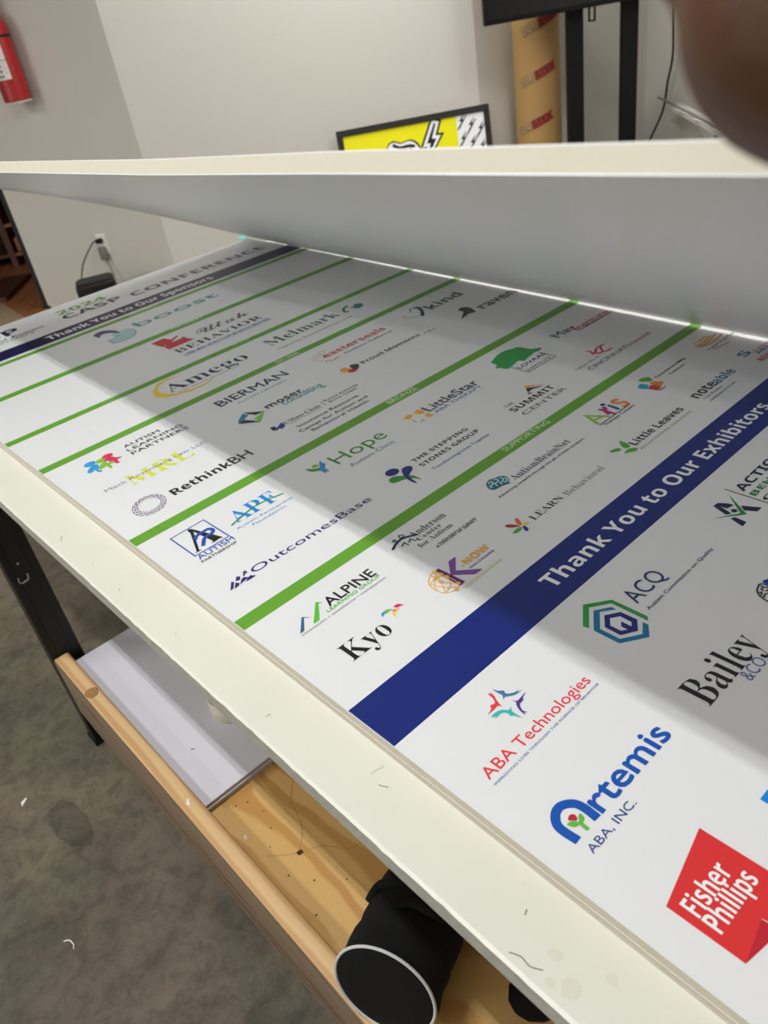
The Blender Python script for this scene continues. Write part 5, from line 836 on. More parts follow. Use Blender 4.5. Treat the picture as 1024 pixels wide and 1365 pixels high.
# paper scraps
def scrap(x, y, z, s, a, lab):
    bm = NB(); c, q = math.cos(a), math.sin(a)
    P = [(x + s * (u * c - v * q), y + s * (u * q + v * c)) for u, v in ((-1, -.4), (.9, -.25), (1, .1), (-.2, .5))]
    prism(bm, P, z, z + .0006); o = obj('paper_scrap', bm, mat('scrap_white', rgb(232, 230, 222), .7)); tag(o, lab, 'scrap')
scrap(-.097, -.39, RT + .0005, .009, 1.1, 'tiny white paper scrap on the timber rail'); scrap(-.055, -.50, PT + .0005, .006, 1.2, 'tiny white paper scrap on the plywood beside the rail')
scrap(-.323, .20, 0, .012, .6, 'pale scrap lying on the concrete left of the bench')
bm = NB(); tube(bm, catmull([(-.392, -.214, .001), (-.383, -.222, .003), (-.380, -.236, .0015), (-.384, -.245, .001)], 5), .0012, 6); tag(obj('plastic_curl', bm, mat('scrap_white', rgb(232, 230, 222), .7)), 'thin curled white offcut on the concrete floor', 'scrap')
for P, nm in (([(-.30, .10), (-.262, .13), (-.235, .09), (-.23, .02), (-.25, -.04), (-.285, -.02), (-.30, .03)], 'oil_stain'), ([(.03, .32), (.06, .31), (.055, .28), (.035, .27), (.02, .29)], 'oil_stain')):
    bm = NB(); Q = [p + Vector((random.uniform(-.004, .004), random.uniform(-.004, .004), 0)) for p in catmull([(a, b, 0) for a, b in P], 5, True)]
    put_poly(bm, Q, .0006); tag(obj(nm, bm, concrete('concrete_stained', .80)), kind='structure')
# ================================================================== boards
face = mat('board_face', rgb(226, 228, 231), .30, spec=.5); core = mat('foam_core', rgb(196, 190, 174), .8, bump=(200, .15), var=(90, .05))
def board(name, x0, x1, y0, y1, z0, z1, label, rz=0.0, cat='board', group=None):
    r = empty(name, ((x0 + x1) / 2, (y0 + y1) / 2, z0), rz, label=label, cat=cat, group=group)
    hx, hy = (x1 - x0) / 2, (y1 - y0) / 2; h = z1 - z0; t = .0009
    for nm, a, b, m in (('core', t, h - t, core), ('face_sheet', h - t, h, face), ('backing_sheet', 0, t, face)):
        e = 0 if nm == 'core' else -.0003
        bm = NB(); box(bm, (-hx + e, -hy + e, a), (hx - e, hy - e, b)); obj(nm, bm, m, r, local=True)
    return r
board('foam_board', .0015, 1.2195, -1.62, 1.10, ST + .0002, ST + .0146, 'blank white foam board underneath the printed sponsor board')
sb = board('sponsor_board', 0, 1.2192, -1.62, 1.1267, ZT - .0149, ZT, 'large printed sponsor board lying face up on the workbench, green stripes and logos')
tg = mat('print_green', rgb(98, 160, 44), .34); tbm = mat('print_blue', rgb(0, 31, 116), .34); tbd = mat('print_navy', rgb(30, 28, 72), .34)
for a, b in ((-.7744, -.7504), (-.5253, -.4972), (-.2459, -.2219), (-.0548, -.0295), (.3341, .3606), (.645, .6703)):
    bm = NB(); box(bm, (.0003, -b, ZT + .00002), (1.2189, -a, ZT + .00022)); obj('green_stripe', bm, tg, sb)
bm = NB(); box(bm, (.0003, .7926, ZT + .00002), (1.2189, .8758, ZT + .00022)); o = obj('title_band', bm, tbd, sb); o['label'] = 'narrow navy band of the header'
bm = NB(); box(bm, (.0003, -.9582, ZT + .00002), (1.2189, -.8824, ZT + .00022)); o = obj('title_band', bm, tbm, sb); o['label'] = 'broad blue band thanking the exhibitors'
bm = NB(); prism(bm, [(1.206, 1.122), (1.218, 1.124), (1.235, 1.178), (1.208, 1.172)], ZT + .0003, ZT + .0012); o = obj('corner_tape', bm, mat('turquoise_tape', rgb(60, 200, 184), .4), sb); o['label'] = 'turquoise tape tab at the far corner'
for label, items in LOGOS:
    bm = NB(); mats = []; base = ZT + .0003
    for k, it in enumerate(items):
        z = base + k * .00004
        cn = it[3] if it[0] == 'T' else it[1]
        m = ink(cn)
        if m not in mats: mats.append(m)
        mi = mats.index(m)
        if it[0] == 'T':
            _, s, font, _, x0, x1, v, cap, mode, off, sp = it
            put_text(bm, s, font, x0, x1, -v, cap, mode, off, z, mi)
        elif it[0] == 'P': put_poly(bm, [(p[0], -p[1]) for p in it[2]], z, mi)
        elif it[0] == 'B': put_poly(bm, [(p.x, p.y) for p in catmull([(q[0], -q[1], 0) for q in it[2]], 4, True)], z, mi)
        elif it[0] == 'L': put_line(bm, [(p[0], -p[1]) for p in it[4]], it[2], z, mi, bool(it[3]))
        elif it[0] == 'O': put_poly(bm, [(it[2] + it[4] * math.cos(t), -it[3] + it[5] * math.sin(t)) for t in [j * math.pi / 10 for j in range(20)]], z, mi)
    # clip what would hang over the board's edges
    for co, no in (((0.0005, 0, 0), (-1, 0, 0)), ((1.2187, 0, 0), (1, 0, 0)), ((0, 1.126, 0), (0, 1, 0))):
        bmesh.ops.bisect_plane(bm, geom=list(bm.verts) + list(bm.edges) + list(bm.faces), plane_co=co, plane_no=no, clear_outer=True)
    for f in bm.faces:
        f.normal_update()
        if f.normal.z < 0: f.normal_flip()
    me = bpy.data.meshes.new('printed_logo'); bm.transform(wm(sb).inverted()); bm.to_mesh(me); bm.free()
    for m in mats: me.materials.append(m)
    o = bpy.data.objects.new('printed_logo', me); COL.objects.link(o); o.parent = sb; o['label'] = label
# ---- lifted board: resting on its far edge, near edge raised
S = 1.108
under = mat('lifted_face', rgb(240, 241, 243), .27, spec=.5); edgem = mat('lifted_edge', rgb(206, 202, 186), .6, bump=(150, .1))
def edge_pt(v):     # raised near edge, (x, z above poster)
    P = [(-1.25, .135, .470), (-1.07, .122, .476 - .0), (.158, .0742, .530), (.606, .0565, .546), (.877, .0400, .560), (1.143, .0270, .571), (1.6, .010, .590)]
    P = [(a * S, b, c) for a, b, c in P]
    for (a, b, c), (d2, e, g) in zip(P, P[1:]):
        if a <= v <= d2: t = (v - a) / (d2 - a); return b + (e - b) * t, c + (g - c) * t
    return P[-1][1:] if v > 0 else P[0][1:]
NV_, NW_ = 44, 14; TH = .0145
root = empty('lifted_board', (.62, -.15, ZT), label='thick white foam board lifted at its near edge above the printed board', cat='board')
vs0, vs1 = -1.127, 1.42
grid = []
for i in range(NV_ + 1):
    v = vs0 + (vs1 - vs0) * i / NV_
    xc = 1.1689 - .055 * v; gap = .0012 + .0050 * max(0.0, (v + .75) / 1.6) ** 1.0 if v > -.75 else .0012
    vr = v - .062; xe, ze = edge_pt(vr)
    A = Vector((xc, -v, gap)); B = Vector((xe, -vr, ze)); row = []
    for j in range(NW_ + 1):
        t = j / NW_; p = A.lerp(B, t); p.z += .030 * math.sin(math.pi * t) * (1 - .0 * t); row.append(p + Vector((0, 0, ZT)))
    grid.append(row)
def norm(i, j):
    a = grid[min(i + 1, NV_)][j] - grid[max(i - 1, 0)][j]; b = grid[i][min(j + 1, NW_)] - grid[i][max(j - 1, 0)]
    n = a.cross(b); n.normalize(); return n if n.z > 0 else -n
def shell(t0, t1, m, name, inset=0.0):
    bm = NB(); lo = [[bm.verts.new(grid[i][j] + norm(i, j) * t0) for j in range(NW_ + 1)] for i in range(NV_ + 1)]; hi = [[bm.verts.new(grid[i][j] + norm(i, j) * t1) for j in range(NW_ + 1)] for i in range(NV_ + 1)]
    for i in range(NV_):
        for j in range(NW_):
            bm.faces.new((lo[i][j], lo[i][j + 1], lo[i + 1][j + 1], lo[i + 1][j])); bm.faces.new((hi[i][j], hi[i + 1][j], hi[i + 1][j + 1], hi[i][j + 1]))
    for i in range(NV_):
        for j in (0, NW_): bm.faces.new((lo[i][j], lo[i + 1][j], hi[i + 1][j], hi[i][j]))
    for j in range(NW_):
        for i in (0, NV_): bm.faces.new((lo[i][j], hi[i][j], hi[i][j + 1], lo[i][j + 1]))
    return obj(name, bm, m, root, smooth=True)
shell(.0009, TH - .0009, edgem, 'core'); o = shell(0, .0009, under, 'face_sheet'); shell(TH - .0009, TH, face, 'backing_sheet')
# ================================================================== things on the shelf
white = mat('shelf_sheet', rgb(214, 214, 226), .42, var=(5, .015))
lbls = ['lowest white sheet of the stack on the plywood shelf', 'second white sheet from the bottom of the shelf stack', 'middle white sheet of the shelf stack', 'fourth white sheet up in the shelf stack', 'topmost white sheet of the shelf stack, with a small dark scuff']
offs = [(0, .000), (.0012, .004), (-.0004, -.003), (.001, .007), (0, -.001)]
for k in range(5):
    dx, dy = offs[k]; bm = NB(); z = PT + .0003 + k * .0044
    box(bm, (-.0752 + dx, -.402 + dy, z), (.62 + dx, .200 + dy * .3, z + .0040), bev=.0004, seg=1)
    o = tag(obj('white_sheet', bm, white), lbls[k], 'sheet', 'stack of white sheets')
    if k == 4:
        bm = NB(); put_poly(bm, [(-.024, -.26), (-.020, -.262), (-.016, -.270), (-.021, -.266)], z + .0042); obj('scuff_mark', bm, mat('scuff_dark', rgb(90, 88, 90), .8), o)
SHT = PT + .0003 + 5 * .0044
# tape roll
root = empty('tape_roll', (.10, -.235, SHT), label='cream tape roll lying on the white sheets below the tabletop', cat='tape')
bm = NB(); lathe(bm, [(.036, .001), (.046, .0), (.0475, .002), (.0475, .046), (.046, .048), (.036, .047)], 32); M = Matrix.Translation((.10, -.235, SHT)); bm.transform(M); obj('tape_winding', bm, mat('cream_tape', rgb(206, 200, 176), .4), root, smooth=True)
bm = NB()
for a, b in (((.0375, .0005), (.0375, .0475)), ((.0345, .0005), (.0345, .0475))): pass
lathe(bm, [(.0345, .0), (.0374, .0), (.0374, .048), (.0345, .048), (.0345, .0)], 32); bm.transform(M); obj('cardboard_core', bm, mat('core_card', rgb(150, 118, 84), .8), root, smooth=True)
# bag
cloth = mat('black_cloth', rgb(11, 12, 14), .9, spec=.25, bump=(220, .25)); pipe = mat('white_piping', rgb(188, 190, 190), .6)
root = empty('round_bag', (.15, -.93, PT), label='black round fabric bag with white piping around its end, on the plywood shelf', cat='bag')
BC = Vector((-.0778, -.9255, .3725)); BN = Vector((-.881, -.399, .253)).normalized(); rb = .0725
bpath = catmull([BC, BC - BN * .06, BC - BN * .13 + Vector((0, 0, .004)), (.14, -.835, PT + .073), (.24, -.80, PT + .068), (.33, -.78, PT + .055)], 5)
def ringpt(k, t, sc=1.0, push=0.0):
    p = bpath[k]; tg_ = (bpath[min(k + 1, len(bpath) - 1)] - bpath[max(k - 1, 0)]).normalized()
    if k < 3: tg_ = -BN
    e1 = Vector((0, 0, 1)).cross(tg_).normalized(); e2 = tg_.cross(e1)
    wr = 0 if k == 0 else 1
    rr = rb * sc * (1 + .012 * math.sin(2 * t + 1.1) + wr * (.018 * math.sin(5 * t + 1.3 * k) + .02 * math.sin(3 * t - 1.7 * k)))
    q = p + (e1 * math.cos(t) + e2 * math.sin(t)) * rr - tg_ * push; q.z = max(q.z, PT + .0012); return q
nk = len(bpath); ks = [1.0, 1.02, 1.01, 1.0, .985, 1.0, .97, 1.0, .98, 1.0, .97, .99, .96] + [.96] * 40
bm = NB(); rings = [[bm.verts.new(ringpt(k, 2 * math.pi * a / 48, ks[k] * (1 if k < nk - 4 else [.92, .78, .55, .3][k - nk + 4]))) for a in range(48)] for k in range(nk)]
for A, B in zip(rings, rings[1:]):
    for k in range(48): bm.faces.new((A[k], A[(k + 1) % 48], B[(k + 1) % 48], B[k]))
bm.faces.new(rings[-1]); body = obj('bag_body', bm, cloth, root, smooth='all')
bm = NB(); inner = [[bm.verts.new(ringpt(0, 2 * math.pi * k / 48, kk, d3)) for k in range(48)] for d3, kk in ((0, 1.0), (.002, .93), (.004, .7), (.0045, .35), (.004, .1))]
for A, B in zip(inner, inner[1:]):
    for k in range(48): bm.faces.new((A[k], A[(k + 1) % 48], B[(k + 1) % 48], B[k]))
bm.faces.new(inner[-1]); obj('end_panel', bm, cloth, root, smooth='all')
bm = NB(); tube(bm, [ringpt(0, 2 * math.pi * k / 48, 1.01, .0005) for k in range(48)], .0024, 8, True); obj('piping', bm, pipe, root, smooth='all')
for o1, a0 in ((6, 1.9), (8, 1.0)):
    bm = NB(); tube(bm, catmull([ringpt(o1, a0 - .5, 1.0), ringpt(o1 + 1, a0 - .2, 1.07), ringpt(o1 + 1, a0 + .2, 1.08), ringpt(o1 + 2, a0 + .6, 1.0)], 6), .007, 8); obj('gathered_fold', bm, cloth, root, smooth='all')
# second soft black bundle
root2 = bm = NB(); P = []
lathe(bm, [(0, 0), (.045, .002), (.058, .012), (.06, .03), (.05, .048), (.03, .056), (0, .058)], 24)
for v in bm.verts:
    v.co.x = v.co.x * 2.6 * (1 + .06 * math.sin(9 * v.co.y)); v.co.y *= .95 * (1 + .10 * math.sin(30 * v.co.x)); v.co.z *= 1 + .10 * math.sin(40 * v.co.x + 3)
bm.transform(Matrix.Translation((.20, -1.062, PT + .0002)) @ Matrix.Rotation(-.12, 4, 'Z')); tag(obj('fabric_bundle', bm, cloth, smooth='all'), 'low black fabric bundle on the plywood behind the round bag', 'bundle')
# ================================================================== far side of the room
def RM(lat, fwd, z, yaw=0.0): return Matrix.Translation(room(lat, fwd, z)) @ Matrix.Rotation(ROOMROT + yaw, 4, 'Z')
def rbox(bm, lat, fwd, z, sx, sy, sz, yaw=0.0, bev=0.0, seg=2):   # centre of the base
    box(bm, (-sx / 2, -sy / 2, 0), (sx / 2, sy / 2, sz), RM(lat, fwd, z, yaw), bev, seg)
# fire extinguisher
FX, FF, FZ, FR = -1.667, 5.300, 1.292, .078
red = mat('extinguisher_red', rgb(158, 6, 20), .3, coat=.3); blackp = mat('black_plastic', rgb(13, 13, 14), .5, spec=.3)
root = empty('fire_extinguisher', room(FX, FF, FZ), ROOMROT, label='red fire extinguisher hung on the left wall, white label', cat='fire extinguisher')
M = RM(FX, FF, FZ)
bm = NB(); lathe(bm, [(.070, 0), (.078, .006), (.078, .352), (.074, .385), (.060, .418), (.035, .445), (.022, .455), (.022, .47)], 36, M); obj('cylinder', bm, red, root, smooth=True)
bm = NB(); lathe(bm, [(.0795, .315), (.0795, .328)], 36, M); 
bmesh.ops.delete(bm, geom=[f for f in bm.faces if len(f.verts) > 4], context='FACES_ONLY'); obj('strap', bm, blackp, root, smooth=True)
bm = NB(); lathe(bm, [(.074, -.006), (.076, 0), (.072, .001)], 36, M); obj('base_ring', bm, mat('plain_white', rgb(224, 222, 218), .5), root, smooth=True)
def patch(bm, r, a0, a1, z0, z1, n=10, mi=0):
    A = []
    for k in range(n + 1):
        a = a0 + (a1 - a0) * k / n; p = (r * math.sin(a), -r * math.cos(a)); A.append((bm.verts.new((p[0], p[1], z0)), bm.verts.new((p[0], p[1], z1))))
    vs = [v for q in A for v in q]
    for (a, b), (c, d4) in zip(A, A[1:]): f = bm.faces.new((a, c, d4, b)); f.material_index = mi
    bmesh.ops.transform(bm, matrix=M, verts=vs)
bm = NB(); patch(bm, .0787, -1.1, .42, .115, .295); lb = obj('paper_label', bm, mat('label_white', rgb(216, 212, 208), .6), root, smooth='all')
bm = NB(); patch(bm, .0791, -1.1, .42, .208, .212)
for k in range(6): patch(bm, .0791, -.2, .3 - .06 * (k % 3), .275 - k * .010, .2765 - k * .010, 5)
for k in range(5): patch(bm, .0791, .05, .36 - .05 * (k % 2), .196 - k * .012, .1975 - k * .012, 4)
for a in (-.42, -.2): 
    for z in (.125, .15, .175): patch(bm, .0791, a, a + .14, z, z + .014, 3)
obj('label_print', bm, mat('label_ink', rgb(60, 56, 60), .6), lb, smooth='all')
bm = NB(); lathe(bm, [(.016, .465), (.022, .47), (.022, .51), (.012, .515)], 20, M); obj('valve', bm, mat('brass_grey', rgb(150, 146, 138), .35, .8), root, smooth=True)
for z, s in ((.525, 1), (.500, .8)):
    bm = NB(); box(bm, (-.012, -.09 * s, z), (.012, .02, z + .006), M, .002, 1); obj('lever', bm, blackp, root)
bm = NB(); tube(bm, catmull([M @ Vector(p) for p in ((-.02, 0, .49), (-.06, -.01, .50), (-.088, 0, .45), (-.094, 0, .36), (-.092, 0, .2), (-.09, .0, .15))], 6), .009, 8); obj('hose', bm, blackp, root, smooth='all')
bm = NB(); box(bm, (-.02, .072, .30), (.02, .088, .56), M); obj('wall_bracket', bm, blackp, root)
# wall A frame for outlet
dA = (room(*K1) - room(*E0)).normalized(); yawA = math.atan2(dA.y, dA.x)
def WA(lat, fwd, z): return Matrix.Translation(room(lat, fwd, z)) @ Matrix.Rotation(yawA, 4, 'Z')
OP = room(-1.475, 5.300, .43); base = room(*E0); OPf = base + dA * ((OP - base).dot(dA)); OPf.z = .432
MO = Matrix.Translation(OPf) @ Matrix.Rotation(yawA, 4, 'Z')
root = empty('wall_outlet', OPf, yawA, label='white electrical outlet low on the left wall', cat='outlet')
bm = NB(); box(bm, (-.037, -.006, -.062), (.037, 0, .062), MO, .003, 2); obj('cover_plate', bm, mat('outlet_white', rgb(236, 234, 228), .4), root)
for z in (-.024, .024):
    bm = NB(); box(bm, (-.017, -.0085, z - .014), (.017, -.0061, z + .014), MO, .003, 1); obj('socket', bm, mat('outlet_grey', rgb(200, 198, 192), .5), root)
# black box with cord
BX = (-1.49, 4.92); root = empty('power_unit', room(*BX), ROOMROT, label='squat black plastic box standing on the floor below the outlet', cat='box')
yb = .25
bm = NB(); rbox(bm, BX[0], BX[1], 0, .235, .20, .315, yb, .02, 3); obj('casing', bm, blackp, root, smooth=True)
bm = NB(); rbox(bm, BX[0], BX[1], .316, .19, .155, .004, yb, .0015, 1); obj('lid', bm, mat('dark_lid', rgb(26, 29, 28), .6), root)
def O3(x, y, z): return MO @ Vector((x, y, z))
bm = NB(); box(bm, (-.016, -.045, .012), (.016, -.0087, .040), MO, .004, 2); 
plg = obj('plug', bm, blackp, root); plg['label'] = 'black plug in the upper socket'
bm = NB(); tube(bm, catmull([O3(0, -.045, .026), O3(-.03, -.06, .02), room(-1.60, 5.18, .36), room(-1.63, 5.1, .26), room(-1.60, 5.0, .30), room(-1.575, 4.95, .316)], 8), .004, 8); obj('cord', bm, blackp, root, smooth='all')
root = empty('plug_adapter', O3(.0, -.03, -.06), yawA, label='grey plug adapter with thin wires hanging from the lower socket', cat='adapter')
bm = NB(); box(bm, (-.022, -.045, -.095), (.024, -.0087, -.012), MO, .008, 2); obj('adapter_body', bm, mat('adapter_grey', rgb(120, 118, 112), .6), root, smooth=True)
for k in (0, .012):
    bm = NB(); tube(bm, catmull([O3(.005 + k, -.03, -.095), O3(.03 + k, -.04, -.17), O3(.05 + k, -.06, -.28), O3(.06 + k, -.08, -.42)], 6), .0025, 6); obj('wire', bm, mat('wire_grey', rgb(112, 108, 104), .6), root)
# framed poster leaning on the wall
fw, fh = .914, .85; yawf = .035
MF = Matrix.Translation(room(.126, 4.88, 0)) @ Matrix.Rotation(ROOMROT + yawf, 4, 'Z') @ Matrix.Rotation(math.radians(-9), 4, 'X') @ Matrix.Translation((0, 0, .008))
fh = .868
root = empty('framed_poster', room(.58, 4.9, 0), ROOMROT, label='black framed yellow poster with white lightning bolts leaning by the far wall', cat='poster')
fr_ = mat('frame_black', rgb(26, 27, 25), .45)
for a, b in (((0, 0), (fw, .035)), ((0, fh - .035), (fw, fh)), ((0, .035), (.035, fh - .035)), ((fw - .035, .035), (fw, fh - .035))):
    bm = NB(); box(bm, (a[0], -.012, a[1]), (b[0], .012, b[1]), MF, .002, 1); obj('frame_bar', bm, fr_, root)
bm = NB(); box(bm, (.035, -.002, .035), (fw - .035, .006, fh - .035), MF); pp = obj('poster_sheet', bm, mat('poster_yellow', rgb(238, 232, 10), .35), root)
MP = MF @ Matrix(((1, 0, 0, 0), (0, 0, 1, 0), (0, 1, 0, 0), (0, 0, 0, 1)))       # local xy -> frame x,z ; z -> depth (negative toward viewer)
pk = [mat('poster_black', rgb(16, 16, 18), .4), mat('poster_white', rgb(238, 240, 244), .4)]
bm = NB(); put_poly(bm, [(.70, .035), (.879, .035), (.879, fh - .035), (.715, fh - .035)], -.0025, 1, MP)
for cx in (.745, .80, .855):
    for k in range(9):
        cz = fh - .07 - k * .095 - (cx - .745) * .5
        if cz > .08: put_poly(bm, [(cx + .022, cz + .045), (cx - .018, cz + .002), (cx - .002, cz + .002), (cx - .024, cz - .046), (cx + .020, cz + .012), (cx + .004, cz + .010)], -.0030, 0, MP)
        if cz > .11: put_line(bm, [(cx + .03, cz + .03), (cx - .03, cz - .04)], .006, -.0028, 0, M=MP)
obj('zigzag_panel', bm, pk, pp)
bm = NB(); tz = fh - .125
blob = [(.165, .06), (.155, .0), (.165, -.035), (.20, -.05), (.245, -.045), (.285, -.03), (.31, .0), (.335, .012), (.38, -.002), (.43, -.008), (.47, -.03), (.50, -.09), (.51, -.16), (.17, -.16)]
blob = [(.165, -.16), (.150, -.09), (.160, -.045), (.19, -.028), (.235, -.035), (.275, -.022), (.292, .012), (.325, .028), (.37, .012), (.42, .020), (.455, .008), (.485, -.04), (.50, -.16)]
def shr(P, k, cx=.33, cz=-.09): return [(cx + (a - cx) * k, cz + (b - cz) * (k - .06)) for a, b in P]
for q, k, mi, z in ((blob, 1.0, 0, -.0028), (blob, .93, 1, -.0031), ):
    put_poly(bm, [(p.x, p.y + tz) for p in catmull([(a, b, 0) for a, b in shr(q, k)], 4, True)], z, mi, MP)
put_text(bm, 'ZoTh', 's', .19, .47, tz - .16, .125, 'c', .01, -.0034, 0, MP)
put_line(bm, [(.19, tz - .055), (.23, tz - .045), (.27, tz - .055)], .016, -.0034, 0, True, MP); put_line(bm, [(.32, tz + .0), (.36, tz - .022), (.42, tz - .02), (.45, tz - .03)], .018, -.0034, 0, True, MP)
bolt = [(.575, .085), (.510, -.035), (.535, -.035), (.505, -.13), (.598, .0), (.568, .002), (.60, .075)]
put_line(bm, [(a, b + tz) for a, b in bolt + bolt[:1]], .040, -.0028, 0, M=MP); put_poly(bm, [(a, b + tz) for a, b in bolt], -.0030, 0, MP)
put_line(bm, [(a, b + tz) for a, b in bolt + bolt[:1]], .016, -.0033, 1, M=MP)
obj('printed_lettering', bm, pk, pp)
# kraft wrapped roll
RR = .134; RC = (1.345, 5.10); M = RM(RC[0], RC[1], 0)
root = empty('wrapped_roll', room(*RC), ROOMROT, label='upright kraft paper wrapped roll with red and black lettering', cat='roll')
kraft = mat('kraft_paper', rgb(178, 142, 88), .65, var=(3, .07), bump=(6, .25))
bm = NB(); lathe(bm, [(.124, 0), (.134, .01), (.1345, .5), (.133, 1.1), (.134, 1.68), (.126, 1.70), (.0, 1.70)], 48, M); rl = obj('paper_wrap', bm, kraft, root, smooth=True)
rm_ = [mat('roll_black', rgb(64, 52, 40), .6), mat('roll_red', rgb(168, 44, 40), .6), mat('roll_tan', rgb(196, 166, 120), .6)]
def on_roll(s0, zc, k=0):
    bm = NB()
    ca, sa = math.cos(.36), math.sin(.36); L_, H_ = .235, .040
    put_poly(bm, [(.095, -.006), (L_, -.006), (L_ - .008, H_ * .5), (L_ + .004, H_ + .012), (.225, H_ + .004), (.10, H_ + .004)], .0009, 1)
    put_text(bm, 'DUR', 'b', 0, .090, 0, H_, 'c', .06, .0006, 0); put_text(bm, 'DUR', 'b', .001, .089, .001, H_ * .97, 'c', 0, .0014, 2)
    put_text(bm, 'ATEX', 'b', .098, L_ - .012, 0, H_, 'c', .0, .0013, 0)
    bmesh.ops.subdivide_edges(bm, edges=[e for e in bm.edges if e.calc_length() > .03], cuts=3)
    bmesh.ops.triangulate(bm, faces=bm.faces)
    for v in bm.verts:
        x = s0 + v.co.x * ca - v.co.y * sa; z = zc + v.co.x * sa + v.co.y * ca; r = .1352 + v.co.z
        a = x / .1352; v.co = M @ Vector((r * math.sin(a), -r * math.cos(a), z))
    obj('printed_lettering', bm, rm_, rl)
for k in range(7): on_roll(-.105 - .028 * (k - 1), 1.395 - .255 * (k - 1) - .225, k)
# screen on a stand
root = empty('screen_stand', room(1.64, 4.8, 0), ROOMROT, label='black twin-post floor stand carrying the flat screen', cat='stand')
pm = mat('post_black', rgb(8, 8, 10), .6, spec=.25)
for la in (1.483, 1.786):
    bm = NB(); rbox(bm, la, 4.82, .03, .088, .05, 1.75, 0, .004, 1); obj('post', bm, pm, root)
bm = NB(); rbox(bm, 1.635, 4.82, .03, .34, .04, .06); obj('crossbar', bm, pm, root)
for la in (1.483, 1.786):
    bm = NB(); rbox(bm, la, 4.74, 0, .07, .44, .03, 0, .004, 1); obj('base_foot', bm, pm, root)
bm = NB()
for a, b in (((-.02, 0), (.02, .008)), ((-.02, .008), (-.010, .075)), ((.010, .008), (.02, .075))): box(bm, (a[0], -.004, a[1]), (b[0], .004, b[1]), RM(1.566, 4.775, 1.197))
obj('hanging_bracket', bm, pm, root)
root = empty('flat_screen', room(1.52, 4.74, 1.26), ROOMROT, label='black flat screen hung on the stand, only its lower edge in view', cat='screen')
bm = NB(); box(bm, (-.57, -.02, 0), (.57, .03, .66), RM(1.545, 4.73, 1.265), .006, 2); obj('casing', bm, blackp, root, smooth=True)
bm = NB(); box(bm, (-.555, -.0215, .022), (.555, -.0205, .645), RM(1.545, 4.73, 1.265)); obj('screen_panel', bm, mat('screen_glass', rgb(8, 8, 10), .15), root)
# hanging cable
bm = NB(); tube(bm, catmull([room(2.13, 5.06, 1.5), room(2.15, 5.1, 1.15), room(2.185, 5.17, .93), room(2.19, 5.24, .78), room(2.17, 5.25, .62), room(2.09, 5.28, .42), room(2.04, 5.3, .2), room(2.0, 5.3, .01)], 8), .007, 8)
tag(obj('hanging_cable', bm, blackp, smooth='all'), 'thin black cable hanging by the right wall', 'cable')
# white wire shelf on the right wall
root = empty('wall_shelf', room(2.17, 4.3, .66), ROOMROT, label='white metal shelf with rods on the right wall, beside the hanging cable', cat='shelf')
wsh = mat('shelf_white', rgb(200, 198, 192), .5); grs = mat('shelf_grey', rgb(120, 118, 114), .6)
A = room(2.13, 5.11, .675); B = room(1.86, 3.4, .675); dd = (B - A)
bm = NB(); n = R * .09
vs = [bm.verts.new(p) for p in (A, B, B + n, A + n)] + [bm.verts.new(p - Vector((0, 0, .018))) for p in (A, B, B + n, A + n)]
for q in ((0, 1, 2, 3), (7, 6, 5, 4), (0, 4, 5, 1), (1, 5, 6, 2), (2, 6, 7, 3), (3, 7, 4, 0)): bm.faces.new([vs[i] for i in q])
obj('shelf_plate', bm, wsh, root)
for t in (0, .25, .45, .65, .85):
    bm = NB(); p = A + dd * t; tube(bm, [p - G * -.12 + Vector((0, 0, .03)), p - G * .18 + Vector((0, 0, .012)) - R * .01], .007, 8); obj('rod', bm, grs, root)
for t in (.35, .9):
    p = A + dd * t; bm = NB(); vs = [bm.verts.new(q) for q in (p + R * .01 - Vector((0, 0, .019)), p + R * .08 - Vector((0, 0, .019)), p + R * .08 - Vector((0, 0, .12)))]
    bm.faces.new(vs); r = bmesh.ops.extrude_face_region(bm, geom=list(bm.faces)); bmesh.ops.translate(bm, vec=G * .02, verts=[v for v in r['geom'] if isinstance(v, bmesh.types.BMVert)])
    obj('bracket', bm, wsh, root)
bm = NB(); p = A + dd * .62; rbox(bm, 2.03, 3.98, .510, .12, .30, .14, 0, .006, 1); tag(obj('grey_box', bm, grs, smooth=True), 'small grey box beneath the white wall shelf', 'box')
# furniture seen through the opening
dk = wood('dark_wood', rgb(58, 30, 20), rgb(92, 50, 32), (1, 1, 3), .45); md = wood('brown_wood', rgb(122, 70, 40), rgb(158, 98, 60), (1, 1, 3), .45)
root = empty('wooden_rack', room(-2.72, 7.3, 0), ROOMROT, label='dark wooden rack with slanted shelves in the room beyond the doorway', cat='rack')
for la in (-3.3, -2.76):
    bm = NB(); rbox(bm, la, 7.35, .012, .05, .45, 1.3); obj('side_panel', bm, dk, root)
bm = NB(); rbox(bm, -2.45, 7.35, .012, .05, .45, 1.3); obj('side_panel', bm, dk, root)
bm = NB(); rbox(bm, -2.87, 7.59, .012, .88, .02, 1.3); obj('back_panel', bm, dk, root)
for z in (.10, .34, .58, .86, 1.28):
    bm = NB(); rbox(bm, -2.605, 7.34, z, .255, .42, .025); obj('shelf_board', bm, md if z < .5 else dk, root); bm = NB(); rbox(bm, -3.03, 7.34, z, .485, .42, .025); obj('shelf_board', bm, dk, root)
bm = NB(); rbox(bm, -2.60, 7.30, .126, .22, .30, .12, 0, .01, 1); tag(obj('timber_block', bm, md, smooth=True), 'orange timber block on the lowest rack shelf', 'block')
bm = NB(); rbox(bm, -2.60, 7.28, .3665, .18, .30, .08, .2, .01, 1); tag(obj('timber_offcut', bm, md, smooth=True), 'thin brown offcut on the second rack shelf', 'block')
